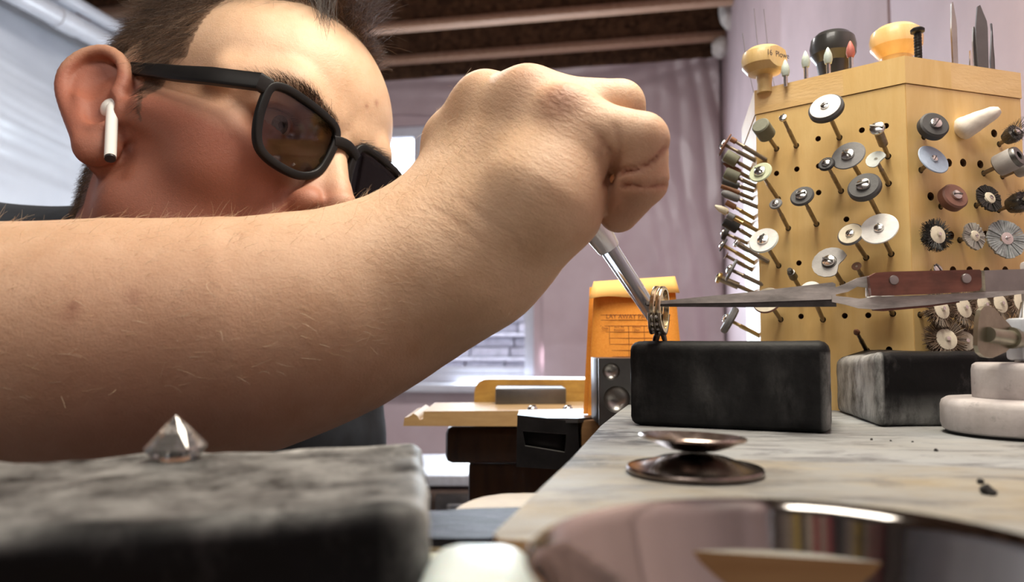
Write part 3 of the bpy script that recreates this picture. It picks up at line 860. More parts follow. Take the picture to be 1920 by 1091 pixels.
SHANK = simple('shank_steel', (0.30, 0.25, 0.19), .38, .9, .25, 150)
BRASS = simple('worn_brass', (0.52, 0.38, 0.17), .3, 1.0, .2, 150)
GUNM = simple('gun_metal', (0.13, 0.125, 0.12), .35, .9, .3, 120)
RUB = {k: simple('rubber_' + k, c, .6, 0, .12, 120, .25, 700, .0004) for k, c in dict(
    black=(.022, .022, .024), charcoal=(.060, .060, .062), slate=(.15, .15, .155), green=(.47, .52, .36), white=(.74, .74, .72), pale=(.55, .60, .58),
    blue=(.34, .42, .55), brown=(.26, .12, .06), maroon=(.20, .09, .065), olive=(.16, .165, .12), mint=(.50, .58, .53), red=(.48, .13, .10), sand=(.40, .39, .38), felt=(.78, .72, .64), rust=(.14, .055, .025), cream=(.72, .66, .52)).items()}
BRIS = {k: simple('bristle_' + k, c, .6, 0, .3, 300) for k, c in dict(black=(.022, .020, .018), grey=(.40, .385, .35), steel=(.34, .37, .38), brown=(.17, .115, .075)).items()}
TILT = math.radians(26)
def axis_of(face, side=0.0):
    v = face.n * math.cos(TILT) + UP * math.sin(TILT) + face.x * side
    return v / np.linalg.norm(v)
def place(face, head, hole, side=0.0, hr=.0017):
    """hole point on the face, head point on its own sight line nearest the drilled direction"""
    h = face.hit(*hole)
    ax = axis_of(face, side)
    r = CF + (head[0] - 960) / FPX * CR - (head[1] - 545.5) / FPX * CU
    w0 = CAM - h
    A, B, C_ = r @ r, r @ ax, ax @ ax
    D_, E_ = r @ w0, ax @ w0
    t = (B * E_ - C_ * D_) / (A * C_ - B * B)
    q = CAM + r * t
    d = q - h; L = np.linalg.norm(d)
    if d @ face.n < .004:                       # never bury a head in the wood
        q = h + ax * .010; d = q - h; L = np.linalg.norm(d)
    face.hole(h, hr)
    return h, q, d / L, L
def screw_head(t, z, r, mat=CHROME):
    s = obj('screw', lathe([(0, z - .001), (r * .9, z - .001), (r, z), (r * .92, z + r * .30), (r * .5, z + r * .5), (0, z + r * .55)], 18), mat, t)
    obj('screw_slot', box((0, 0, z + r * .55), (r * 1.75, r * .22, r * .16), Matrix.Rotation(random.uniform(0, 3), 4, 'Z')), GUNM, s)
def bristles(r0, r1, th, n, mat, parent, amp=.10, flare=0.0):
    bm = bmesh.new()
    for k in range(n):
        a = 2 * PI * random.random(); r = r1 * random.uniform(1 - amp, 1.02); z0 = random.uniform(-th, th) * .5; z1 = z0 * 2.0 + random.uniform(-1, 1) * th * .5 + flare
        w = r1 * .016
        da = random.uniform(-.06, .06)
        p0 = Vector((r0 * math.cos(a), r0 * math.sin(a), z0)); p1 = Vector((r * math.cos(a + da), r * math.sin(a + da), z1))
        tn = Vector((-math.sin(a), math.cos(a), 0)) * w; up = Vector((0, 0, w))
        v = [bm.verts.new(p) for p in (p0 + tn, p0 - tn, p0 + up, p1 + tn * .8, p1 - tn * .8, p1 + up * .8)]
        bm.faces.new((v[0], v[3], v[5], v[2])); bm.faces.new((v[2], v[5], v[4], v[1])); bm.faces.new((v[1], v[4], v[3], v[0])); bm.faces.new((v[3], v[4], v[5]))
    o = obj('bristles', bm, mat, parent, False); o['kind'] = 'stuff'
    return o
def place_direct(face, head, L, up, side, hr):
    ax = face.n + UP * up + face.x * side; ax /= np.linalg.norm(ax)
    r = CF + (head[0] - 960) / FPX * CR - (head[1] - 545.5) / FPX * CU
    t = ((face.o + face.n * L * (ax @ face.n) - CAM) @ face.n) / (r @ face.n)
    q = CAM + r * t; h = q - ax * L
    face.hole(h, hr)
    return h, q, ax, L
def tool(face, head, hole, name, label, cat, group, build, side=0.0, hr=.0017, shank_r=.00118, shank=SHANK):
    h, q, ax, L = place_direct(face, head, *hole, hr) if len(hole) == 3 else place(face, head, hole, side, hr)
    M = Matrix.Translation(h) @ Vector(ax).to_track_quat('Z', 'Y').to_matrix().to_4x4()
    t = thing(name, label, cat, h, M.to_3x3().to_4x4(), group)
    dep = (q - CAM) @ CF
    k = dep / FPX                                  # metres per photograph pixel at this depth
    obj('shank', lathe([(0, -.006), (shank_r, -.006), (shank_r, L * .55), (shank_r * 1.05, L * .56), (shank_r * .8, L * .60), (shank_r * .8, L), (0, L)], 12), shank, t)
    build(t, L, k)
    return t
def b_wheel(r, th, mat, scr=9, mat2=None, rimk=.12):
    def f(t, L, k):
        R, T = r * k, th * k
        c = min(R * rimk, T * .45)
        obj('wheel', lathe([(.0009, L - T), (R - c, L - T), (R, L - T + c), (R, L - c), (R - c, L), (.0009, L)], 40), RUB[mat], t)
        if mat2: obj('wheel_face', lathe([(.001, L + .00005), (R - c * 1.05, L + .00005), (R - c * 1.2, L + .0002), (.001, L + .0002)], 40), RUB[mat2], t)
        if scr: screw_head(t, L + .0003, scr * k)
    return f
def b_bite(r, mat, scr=9, a0=-.3, cut=.55):
    def f(t, L, k):
        R = r * k
        pts = []
        for i in range(44):
            a = 2 * PI * i / 44
            rr = R * (1 + .012 * math.sin(a * 17))
            da = (a - a0 + PI) % (2 * PI) - PI
            if abs(da) < cut: rr *= 1 - .42 * math.cos(da / cut * PI / 2) ** 1.0
            pts.append((rr * math.cos(a), rr * math.sin(a)))
        obj('sanding_disc', prism(pts, .0007, Matrix.Translation((0, 0, L - .0007))), RUB[mat], t)
        if scr:
            obj('washer', lathe([(0, L), (scr * 1.15 * k, L), (scr * 1.15 * k, L + .0005), (0, L + .0005)], 20), GUNM, t)
            screw_head(t, L + .001, scr * k)
    return f
def b_cyl(r, ln, mat, tip=None):
    def f(t, L, k):
        R, T = r * k, ln * k
        c = R * .14
        pr = [(0, L - T / 2), (R - c, L - T / 2), (R, L - T / 2 + c), (R, L + T / 2 - c), (R - c, L + T / 2), (0, L + T / 2)]
        if tip == 'round': pr = [(0, L - T / 2), (R * .8, L - T / 2), (R, L - T * .3), (R, L + T * .2), (R * .8, L + T * .38), (R * .45, L + T * .48), (0, L + T / 2)]
        if tip == 'taper': pr = [(0, L - T / 2), (R * .9, L - T / 2), (R, L - T * .3), (R * .85, L + T * .1), (R * .4, L + T * .42), (R * .3, L + T / 2), (0, L + T / 2)]
        if tip == 'bud': pr = [(0, L - T / 2), (R * .5, L - T / 2), (R, L - T * .15), (R * .8, L + T * .15), (R * .3, L + T * .45), (0, L + T / 2)]
        obj('rubber_point', lathe(pr, 24), RUB[mat], t)
    return f
def b_mandrel(r, mat=CHROME, stepped=True):
    def f(t, L, k):
        R = r * k
        if stepped: obj('collar', lathe([(0, L * .45), (R * .62, L * .45), (R * .62, L), (0, L)], 16), SHANK, t)
        screw_head(t, L, R, mat)
    return f
def b_nail(r, mat='rust'):
    def f(t, L, k):
        R = r * k
        obj('head', lathe([(0, L - .0008), (R * .8, L - .0006), (R, L), (R * .7, L + .0002), (0, L - .0001)], 20), RUB[mat], t)
    return f
def b_taperburr(r, ln):
    def f(t, L, k):
        R, T = r * k, ln * k
        obj('burr_head', lathe([(0, L - T), (R * .55, L - T), (R, L - T * .8), (R * .9, L - T * .3), (R * .65, L - T * .28), (R * .62, L - .05 * T), (R * .5, L), (0, L)], 14), GUNM, t)
    return f
def b_brush(r, hub, mat, th=6, n=420, plate='cream'):
    def f(t, L, k):
        R, H = r * k, hub * k
        g = bristles(H * .8, R, th * k, n, BRIS[mat], t); g.location = (0, 0, L)
        obj('brush_core', lathe([(0, L - th * k * .5), (H * 1.25, L - th * k * .45), (H * 1.25, L + th * k * .4), (0, L + th * k * .45)], 24), BRIS[mat], t)
        p = obj('hub_plate', lathe([(0, L + th * k * .42), (H, L + th * k * .42), (H * 1.0, L + th * k * .6), (H * .5, L + th * k * .85), (0, L + th * k * .85)], 28), RUB[plate] if plate != 'steel' else CHROME, t)
        obj('hub_pin', lathe([(0, L + th * k * .7), (H * .24, L + th * k * .7), (H * .2, L + th * k * 1.35), (0, L + th * k * 1.4)], 14), CHROME, p)
    return f
def b_discbrush(r, hub, mat):
    def f(t, L, k):
        R, H = r * k, hub * k
        bm = bmesh.new(); n = 40
        for i in range(n):                                     # pleated radial tufts
            a0, a1 = 2 * PI * i / n, 2 * PI * (i + .82) / n
            rr = R * random.uniform(.94, 1.0); zz = random.uniform(-.0004, .0004)
            pts = [(H * .6 * math.cos(a0), H * .6 * math.sin(a0)), (rr * math.cos(a0), rr * math.sin(a0)), (rr * math.cos(a1), rr * math.sin(a1)), (H * .6 * math.cos(a1), H * .6 * math.sin(a1))]
            add_prism(bm, pts, .0012, Matrix.Translation((0, 0, L - .0006 + zz)))
        obj('tufts', bm, BRIS[mat], t, False)
        obj('hub_plate', lathe([(0, L), (H, L + .0004), (H * .9, L + .0012), (H * .4, L + .0016), (0, L + .0016)], 24), RUB['cream'] if mat != 'steel' else CHROME, t)
        screw_head(t, L + .0016, H * .34)
    return f
def b_cupbrush(r, mat='black'):
    def f(t, L, k):
        R = r * k
        obj('cup', lathe([(0, L - R * 1.2), (R * .6, L - R * 1.2), (R * .8, L - R * .6), (R * .8, L - R * .1), (R * .3, L - R * .1), (0, L - R * .1)], 20), GUNM, t)
        g = bristles(R * .55, R * 1.0, R * .9, 260, BRIS[mat], t, .2, R * .25); g.location = (0, 0, L)
        screw_head(t, L + R * .15, R * .38)
    return f
def b_felt(r, ln):
    def f(t, L, k):
        R, T = r * k, ln * k
        pr = [(0, L - T * .5)] + [(R * math.sin(min(1, s * 5) * PI / 2) * (1 - .50 * max(0, s - .25) / .75) * math.sqrt(max(0, 1 - max(0, (s - .80) / .21) ** 2)), L - T * .5 + T * s) for s in np.linspace(.02, .98, 16)] + [(0, L + T * .5)]
        obj('felt_cone', roughen(lathe(pr, 28), .0003, 260, 4), RUB['felt'], t)
    return f
def b_drum(r, ln):
    def f(t, L, k):
        R, T = r * k, ln * k
        obj('drum', lathe([(R * .42, L + T * .38), (R * .42, L + T * .5), (R * .9, L + T * .5), (R, L + T * .42), (R, L - T * .45), (R * .9, L - T * .5), (0, L - T * .5)], 26), GUNM, t)
        obj('drum_bore', lathe([(R * .42, L + T * .38), (0, L + T * .36)], 16), RUB['black'], t)
        obj('paper_band', lathe([(R * 1.02, L - T * .45), (R * 1.05, L - T * .35), (R * 1.05, L + T * .25), (R * 1.02, L + T * .3)], 26), RUB['sand'], t)
    return f
GL_, GT_, GR_ = 'wheels and points on the left face of the tower', 'burrs on the far left side of the tower', 'brushes and wheels on the right face of the tower'
WL = 'polishing wheel'
for head, hole, name, lab, cat, b in (
    ((1432, 244), (1456, 279), 'rubber_cylinder', 'dark grey-green rubber cylinder near the upper left corner of the tower', 'polishing point', b_cyl(16.5, 34, 'olive')),
    ((1468, 221), (1493, 273), 'screw_mandrel', 'bare screw mandrel beside the dark rubber cylinder, nothing fitted', 'mandrel', b_mandrel(7.5, CHROME, False)),
    ((1547, 199), (1574, 258), 'polishing_wheel', 'thick black wheel with a white face, topmost on its side of the tower', WL, b_wheel(32, 15, 'charcoal', 8, 'white')),
    ((1645, 241), (1665, 293), 'screw_mandrel', 'thick-necked screw mandrel with wide bare head near the tower corner', 'mandrel', b_mandrel(14)),
    ((1549, 306), (1577, 358), 'polishing_wheel', 'small black wheel with a big screw under the left of the dark grey disc', WL, b_wheel(15, 6, 'black', 8, 'charcoal')),
    ((1590, 291), (1614, 332), 'polishing_wheel', 'thin dark grey disc with a large bright screw over the thick black wheel', WL, b_wheel(31, 3, 'slate', 12)),
    ((1642, 298), (1666, 344), 'sanding_disc', 'little pale half-worn disc on a thin pin beside the dark grey disc', 'sanding disc', b_bite(18, 'pale', 0, -.6, .9)),
    ((1619, 347), (1648, 404), 'polishing_wheel', 'thick all-black wheel with a bright screw, right of the plain holes', WL, b_wheel(30, 15, 'charcoal', 13)),
    ((1425, 322), (1459, 373), 'polishing_wheel', 'pale green disc with bright screw at the left edge of the tower', WL, b_wheel(22, 4, 'green', 11)),
    ((1503, 366), (1531, 420), 'polishing_wheel', 'medium grey-black wheel with slotted screw between green and black wheels', WL, b_wheel(22, 7, 'charcoal', 11)),
    ((1454, 381), (1478, 428), 'polishing_wheel', 'tiny grey wheel with screw below the pale green disc', WL, b_wheel(12, 4, 'slate', 6)),
    ((1431, 450), (1460, 498), 'polishing_wheel', 'white disc with bluish sheen and large screw at the left tower edge', WL, b_wheel(28, 4, 'pale', 11, 'white')),
    ((1594, 438), (1624, 483), 'polishing_wheel', 'white disc with dark rim, tucked under the larger white disc', WL, b_wheel(24, 6, 'slate', 8, 'cream')),
    ((1648, 428), (1671, 476), 'polishing_wheel', 'largest plain white disc on the tower, lower right by the corner', WL, b_wheel(34, 3, 'white', 9)),
    ((1555, 491), (1580, 532), 'sanding_disc', 'grey sanding disc with a bite out of its edge, above the tweezers', 'sanding disc', b_bite(32, 'sand', 12, -.35, .75)),
    ((1606, 499), (1622, 528), 'headed_pin', 'small rusty flat-headed pin just above the tweezers neck', 'pin', b_nail(9)),
    ((1480, 505), (1503, 546), 'tapered_burr', 'dark stepped steel burr right of the white disc, above the tweezers jaw', 'burr', b_taperburr(8, 34)),
    ((1438, 562), (1464, 599), 'polishing_wheel', 'cream disc half hidden behind the tweezers jaw, nearest the left edge', WL, b_wheel(28, 4, 'maroon', 0, 'cream')),
    ((1519, 543), (1543, 599), 'polishing_wheel', 'pale disc peeping over the thick end of the tweezers jaw', WL, b_wheel(20, 4, 'pale', 8, 'white')),
    ((1650, 548), (1674, 588), 'polishing_wheel', 'pale disc mostly hidden behind the tweezers handle', WL, b_wheel(26, 4, 'pale', 8, 'white')),
    ((1606, 622), (1625, 657), 'bud_burr', 'tiny rusty bud-shaped burr low on the tower below the tweezers', 'burr', b_cyl(6, 17, 'rust', 'bud'))):
    tool(FL, head, hole, name, lab, cat, GL_, b)
for px, py in ((1534, 260), (1616, 244), (1661, 236), (1494, 317), (1456, 325), (1535, 311), (1535, 361), (1587, 411), (1498, 493), (1502, 593), (1584, 592), (1628, 591), (1543, 655), (1667, 655)):
    FL.hole(FL.hit(px, py), .0016)
for head, hole, name, lab, cat, b in (
    ((1358, 271), (1416, 301), 'polishing_wheel', 'dark disc with bright screw seen edge-on, highest at the far left side', WL, b_wheel(23, 3, 'maroon', 10)),
    ((1375, 263), (1420, 290), 'rubber_point', 'short brown rubber cylinder right behind the highest edge-on disc', 'polishing point', b_cyl(5, 12, 'brown')),
    ((1371, 297), (1407, 318), 'rubber_cylinder', 'fat grey-green rubber cylinder, upper of the two fat ones', 'polishing point', b_cyl(12, 27, 'olive')),
    ((1372, 315), (1406, 334), 'rubber_point', 'pinkish brown tapered rubber point between the two fat grey cylinders', 'polishing point', b_cyl(6.5, 36, 'maroon', 'taper')),
    ((1372, 329), (1417, 349), 'rubber_cylinder', 'fat grey-green rubber cylinder, lower of the two fat ones', 'polishing point', b_cyl(11, 28, 'olive')),
    ((1370, 344), (1413, 358), 'rubber_cylinder', 'slim dark rubber cylinder below the two fat grey ones', 'polishing point', b_cyl(6.5, 32, 'charcoal')),
    ((1369, 355), (1411, 373), 'rubber_point', 'long rusty brown rubber rod, slim, above the rounded grey point', 'polishing point', b_cyl(5, 36, 'brown')),
    ((1369, 367), (1420, 388), 'rubber_point', 'rounded slate rubber point under the long rusty brown rod', 'polishing point', b_cyl(7.5, 35, 'slate', 'round')),
    ((1370, 384), (1413, 409), 'rubber_point', 'short rusty rubber rod just above the brass-tipped burr', 'polishing point', b_cyl(5.5, 20, 'brown')),
    ((1352, 392), (1409, 422), 'brass_point', 'pointed brass and olive burr reaching furthest out to the left', 'burr', b_cyl(7, 26, 'cream', 'taper')),
    ((1370, 406), (1421, 433), 'screw_mandrel', 'grey blunt mandrel under the pointed brass burr', 'mandrel', b_cyl(7, 14, 'slate')),
    ((1371, 421), (1412, 446), 'rubber_cylinder', 'short fat black rubber cylinder among the thin shanks', 'polishing point', b_cyl(11, 30, 'black')),
    ((1356, 436), (1401, 456), 'polishing_wheel', 'small thick black wheel edge-on below the fat black cylinder', WL, b_wheel(13, 9, 'black', 6)),
    ((1381, 456), (1424, 481), 'screw_mandrel', 'bright screw mandrel close to the white disc at the tower edge', 'mandrel', b_mandrel(8)),
    ((1355, 459), (1414, 493), 'screw_mandrel', 'brassy screw mandrel with wide washer left of the bright one', 'mandrel', b_wheel(14, 3, 'charcoal', 8)),
    ((1361, 479), (1410, 506), 'headed_pin', 'thin pin with small bronze head between mandrel and chrome disc', 'pin', b_nail(8, 'brown')),
    ((1369, 505), (1424, 531), 'polishing_wheel', 'chrome domed disc edge-on just above the tweezers jaw', WL, b_wheel(23, 5, 'slate', 10)),
    ((1349, 521), (1414, 549), 'brass_mandrel', 'gold-coloured ornate mandrel head left of the chrome disc', 'mandrel', b_mandrel(11, BRASS)),
    ((1362, 597), (1423, 629), 'polishing_wheel', 'thick dark wheel edge-on beneath the tweezers jaw on brass mandrel', WL, b_wheel(27, 13, 'slate', 9))):
    tool(FT, head, hole, name, lab, cat, GT_, b, shank_r=.0013, shank=BRASS if 'brass' in lab else SHANK)
for head, hole, name, lab, cat, b, sd in (
    ((1754, 232), (0.0120, 0.35, 0.32), 'polishing_wheel', 'thick black rubber wheel with big screw, top of the right tower face', WL, b_wheel(27, 19, 'charcoal', 11), .0),
    ((1831, 228), (0.0096, 0.55, -0.75), 'felt_bob', 'white felt cone pointing up to the right, upper tower', 'felt cone', b_felt(22, 84), .75),
    ((1906, 247), (0.0120, 0.35, 0.1), 'cup_brush', 'dark bristle cup with metal centre at the upper right frame edge', 'brush', b_cupbrush(20), .0),
    ((1751, 298), (0.0096, 0.45, 0.05), 'polishing_wheel', 'thin pale blue disc below the thick black wheel', WL, b_wheel(32, 3, 'blue', 7), -.35),
    ((1890, 302), (0.0132, 0.35, -0.25), 'sanding_drum', 'dark metal sanding drum with a bored end, by the frame edge', 'sanding drum', b_drum(20, 42), .55),
    ((1922, 312), (0.0120, 0.3, -0.25), 'sanding_drum', 'second metal drum cut by the frame edge behind the bored one', 'sanding drum', b_drum(15, 34), .55),
    ((1793, 366), (0.0120, 0.35, 0.15), 'polishing_wheel', 'thick rusty brown wheel with slotted screw beside the empty hole', WL, b_wheel(26, 20, 'maroon', 10), .0),
    ((1854, 372), (0.0084, 0.3, 0.05), 'disc_brush', 'flat black disc brush with round silver hub, tilted', 'brush', b_discbrush(28, 12, 'black'), -.25),
    ((1921, 376), (0.0144, 0.2, -0.1), 'cup_brush', 'large dark cup brush cut off by the frame edge', 'brush', b_cupbrush(24), .2),
    ((1755, 441), (0.0084, 0.15, 0.05), 'wheel_brush', 'round black bristle brush with cream hub plate', 'brush', b_brush(32, 17, 'black', 8, 520), -.15),
    ((1826, 443), (0.0084, 0.12, -0.05), 'disc_brush', 'small pale grey pleated brush between the black and wire ones', 'brush', b_discbrush(27, 11, 'grey'), -.3),
    ((1886, 448), (0.0096, 0.15, 0.25), 'disc_brush', 'large blue-grey wire wheel brush near the frame edge', 'brush', b_discbrush(38, 13, 'steel'), -.15),
    ((1757, 504), (0.0060, 0.4, 0.1), 'screw_mandrel', 'bright mandrel end peeping over the wooden tweezers handle', 'mandrel', b_mandrel(10), .0),
    ((1762, 580), (0.0120, 0.2, -0.05), 'wheel_brush', 'brown bristle brush with cream plate, first under the tweezers handle', 'brush', b_brush(37, 19, 'brown', 8, 420), -.35),
    ((1804, 578), (0.0120, 0.2, -0.05), 'wheel_brush', 'brown bristle brush with cream plate, second under the tweezers handle', 'brush', b_brush(37, 19, 'brown', 8, 420), -.35),
    ((1842, 573), (0.0120, 0.2, -0.05), 'wheel_brush', 'brown bristle brush with cream plate, third, half behind the wing nut', 'brush', b_brush(37, 18, 'brown', 8, 420), -.35),
    ((1872, 570), (0.0120, 0.2, -0.05), 'wheel_brush', 'brown bristle brush behind the upper edge of the wing nut', 'brush', b_brush(37, 18, 'brown', 8, 420), -.35),
    ((1910, 568), (0.0120, 0.2, -0.05), 'wheel_brush', 'brown bristle brush with cream plate right of the wing nut', 'brush', b_brush(37, 18, 'brown', 8, 420), -.35),
    ((1772, 637), (0.0132, 0.25, 0.25), 'wheel_brush', 'lowest brown bristle brush resting above the ashy charcoal block', 'brush', b_brush(40, 20, 'brown', 9, 460), .0),
    ((1808, 640), (0.0096, 0.2, 0.2), 'wheel_brush', 'brown brush hidden behind the lowest brush, only its plate showing', 'brush', b_brush(36, 18, 'brown', 8, 360), .0)):
    tool(FR, head, hole, name, lab, cat, GR_, b, sd)
for px, py in ((1779, 305), (1806, 305), (1838, 308), (1864, 250), (1745, 368), (1783, 441), (1848, 440), (1787, 507), (1818, 507), (1850, 508), (1885, 507)):
    FR.hole(FR.hit(px, py), .0023)

def tower_face(f, z0, z1):
    hs = []
    for (x, z, r) in f.holes:
        if r * 1.2 < x < S_HEX - r * 1.2 and z0 + r * 1.5 < z < z1 - r * 1.5:
            if all((x - a) ** 2 + (z - b) ** 2 > ((r + c) * 1.15) ** 2 for a, b, c in hs): hs.append((x, z, r))
    loops = [[(0.0002, z0), (S_HEX - .0002, z0), (S_HEX - .0002, z1), (0.0002, z1)]] + [circ(x, z, r, 12) for x, z, r in hs]
    tri = tessellate_polygon([[Vector((x, y, 0)) for x, y in l] for l in loops])
    M = Matrix(((f.x[0], 0, f.n[0], f.o[0]), (f.x[1], 0, f.n[1], f.o[1]), (0, 1, 0, 0), (0, 0, 0, 1)))
    bm = bmesh.new(); hb = bmesh.new()
    flat = [p for l in loops for p in l]
    vs = [bm.verts.new((x, y, 0)) for x, y in flat]
    for a, b, c in tri: bm.faces.new((vs[a], vs[b], vs[c]))
    i = 4
    for (x, z, r), l in zip(hs, loops[1:]):
        n = len(l)
        A = [hb.verts.new((*p, 0)) for p in l]; B = [hb.verts.new((p[0], p[1] - .003, -.007)) for p in l]
        for k in range(n): hb.faces.new((A[k], A[(k + 1) % n], B[(k + 1) % n], B[k]))
        hb.faces.new(B)
    # board edges and back, so the face is a board 8 mm thick
    q = [bm.verts.new((x, y, -.008)) for x, y in loops[0]]
    for k in range(4): bm.faces.new((vs[k], vs[(k + 1) % 4], q[(k + 1) % 4], q[k]))
    bm.faces.new(q)
    for b, nm, mt in ((bm, 'face_board', MAPLE), (hb, 'drilled_holes', HOLE)):
        bmesh.ops.transform(b, matrix=tower.matrix_basis.inverted() @ M, verts=b.verts)
        obj(nm, b, mt, tower, False)
for i in range(6):
    f = {0: FL, 1: FT, 5: FR}.get(i) or Face(i)
    tower_face(f, 0.0, Z_CAP)
# cap of three glued boards, and a dark core
for k in range(3):
    ly0, ly1 = -.5 + k / 3, -.5 + (k + 1) / 3
    bm = prism([tuple((c - hex_c) * 1.008) for c in hc], Z_TOP - Z_CAP - .0004, Matrix.Translation((0, 0, Z_CAP + .0004)), .0009)
    dx = dirv(102)
    for s, lim in ((1, ly1), (-1, ly0)):
        if -.49 < lim < .49:
            bmesh.ops.bisect_plane(bm, geom=bm.verts[:] + bm.edges[:] + bm.faces[:], plane_co=Vector((*(dx * lim * 2 * S_HEX), 0)), plane_no=Vector((*(dx * s), 0)), clear_outer=True)
            bmesh.ops.holes_fill(bm, edges=bm.edges[:])
    obj('cap_board', bm, MAPLE2 if k != 1 else MAPLE, tower, False)

# ---- tools standing on top of the tower
def upright(px, py, d):
    q = P(px, py, d); return np.array([q[0], q[1]])
def stand(name, label, cat, px, py_top, d, build, group='tools standing in the top of the tower', rot=None):
    xy = upright(px, py_top, d)
    e = thing(name, label, cat, (xy[0], xy[1], Z_TOP), rot, group)
    build(e, above(xy, py_top) - Z_TOP, d / FPX)
    return e
HW = wood('handle_beech', (0.58, 0.40, 0.16), (0.70, 0.52, 0.25), .35, 12, (6, 6, 1.5), (0.30, 0.16, 0.05), .35, 14, coat=.3)
HW2 = wood('handle_boxwood', (0.66, 0.42, 0.17), (0.78, 0.55, 0.27), .35, 12, (6, 6, 1.5), None, coat=.3)
def mushroom(mat, r, neck, facet=None, ferr=None, letters=False, squash=.58):
    def f(e, H, k):
        R, N = r * k, neck * k
        hh = R * 2 * squash
        pr = [(0, -.003), (N, -.003), (N * .92, H - hh * 1.35), (N * 1.05, H - hh * 1.04), (R * .72, H - hh * .95), (R * .97, H - hh * .70), (R, H - hh * .45), (R * .93, H - hh * .20), (R * .70, H - hh * .05), (R * .35, H - hh * .005), (0, H)]
        bm = lathe([(N if i == 1 else a, b) for i, (a, b) in enumerate(pr)], 36)
        if facet is not None:
            nrm = Vector((math.sin(facet), math.cos(facet), 0))
            res = bmesh.ops.bisect_plane(bm, geom=bm.verts[:] + bm.edges[:] + bm.faces[:], plane_co=nrm * R * .80, plane_no=nrm, clear_outer=True)
            bmesh.ops.holes_fill(bm, edges=[x for x in bm.edges if x.is_boundary])
        obj('handle', bm, mat, e, True, 25)
        if letters:
            cu = bpy.data.curves.new('lettering', 'FONT'); cu.body = '16  Plowe'; cu.size = R * .36; cu.align_x = 'CENTER'; cu.extrude = .00005
            o = bpy.data.objects.new('lettering', cu)
            me = bpy.data.meshes.new_from_object(o); bpy.data.objects.remove(o)
            lo = bpy.data.objects.new('stamped_lettering', me); COL.objects.link(lo); lo.parent = e
            me.materials.append(GUNM)
            lo.location = Vector((math.sin(facet), math.cos(facet), 0)) * (R * .80 + .00002) + Vector((0, 0, H - hh * .52))
            lo.rotation_euler = (PI / 2, -.05, PI - facet)
    return f
stand('mushroom_graver', 'beech mushroom graver handle with a flat stamped side, far left', 'handle', 1432, 91, .452, mushroom(HW, 41, 14, math.radians(150), None, True, .62))
stand('mushroom_graver', 'black mushroom graver handle behind the pale rubber points', 'handle', 1561, 62, .470, mushroom(simple('ebonised_handle', (.022, .022, .022), .28, 0, .2, 60, Coat_Weight=.3), 41, 28, None, None, False, .75))
stand('mushroom_graver', 'smooth boxwood mushroom handle beside the black bolt', 'handle', 1679, 51, .455, mushroom(HW2, 46, 26, None, None, False, .62))
def point(mat):
    def f(e, H, k):
        r = 8 * k
        obj('pin', lathe([(0, -.003), (.0012, -.003), (.0012, H - 30 * k), (0, H - 30 * k)], 12), CHROME, e)
        obj('rubber_tip', lathe([(0, H - 33 * k), (r * .75, H - 32 * k), (r, H - 24 * k), (r * .85, H - 14 * k), (r * .3, H - 3 * k), (0, H)], 18), RUB[mat], e)
    return f
for px, py, d, m, lab in ((1472, 111, .440, 'mint', 'pale mint rubber point on a pin, nearest the beech handle'), (1510, 95, .436, 'mint', 'pale mint rubber point on a pin, left of the black handle'), (1552, 88, .428, 'mint', 'pale mint rubber point in front of the black handle'), (1594, 76, .420, 'red', 'single red rubber point on a pin, right of the black handle')):
    stand('rubber_point', lab, 'polishing point', px, py, d, point(m))
def bolt(e, H, k):
    obj('bolt', lathe([(0, -.003), (6.5 * k, -.003), (6.5 * k, H - 10 * k), (12 * k, H - 8 * k), (12.5 * k, H - 3 * k), (9 * k, H), (0, H)], 20), BLACKM, e)
    obj('nut', lathe([(6 * k, 0), (17 * k, 0), (17 * k, 4 * k), (6 * k, 4 * k)], 6), BLACKM, e)
    th = bmesh.new()
    add_tube(th, [Vector((6.6 * k * math.cos(a), 6.6 * k * math.sin(a), 6 * k + (H - 20 * k) * a / (2 * PI * 9))) for a in np.linspace(0, 2 * PI * 9, 160)], .6 * k, 5)
    obj('bolt_thread', th, BLACKM, e)
stand('bolt', 'black threaded bolt standing beside the boxwood handle', 'bolt', 1720, 53, .415, bolt)
def blade(w, ln_frac, mat, curve=1, nut=True):
    def f(e, H, k):
        W_ = w * k
        prof = [(-W_ * .42, -.003), (W_ * .42, -.003), (W_ * .5, H * ln_frac), (W_ * .45, H * (ln_frac + .1)), (-W_ * .05 * curve, H), (-W_ * .28 * curve, H * .98), (-W_ * .5, H * ln_frac)]
        obj('blade', prism(prof, 4 * k, Matrix.Translation((0, 2 * k, 0)) @ Matrix.Rotation(PI / 2, 4, 'X'), .3 * k), mat, e, False)
        if nut: obj('ferrule', lathe([(0, -.001), (14 * k, -.001), (15 * k, 3 * k), (12 * k, 7 * k), (0, 7 * k)], 16), GUNM, e)
    return f
stand('graver', 'slim steel knife graver, white-lit tip, alone right of the bolt', 'graver', 1786, 4, .425, blade(11, .62, STEEL), rot=.1)
stand('graver', 'broad dark slanted graver blade, largest of the cluster', 'graver', 1838, 10, .430, blade(21, .66, DSTEEL), rot=-.1)
stand('graver', 'narrow pale graver blade just left of the broad dark one', 'graver', 1826, 50, .432, blade(8, .7, STEEL, 1, False))
stand('graver', 'thin pointed dark graver at the far right of the cluster', 'graver', 1857, 44, .432, blade(8, .3, DSTEEL, -1, False))
stand('graver', 'short bright steel spike at the foot of the pale blade', 'graver', 1820, 94, .430, blade(7, .2, CHROME, 1, False))
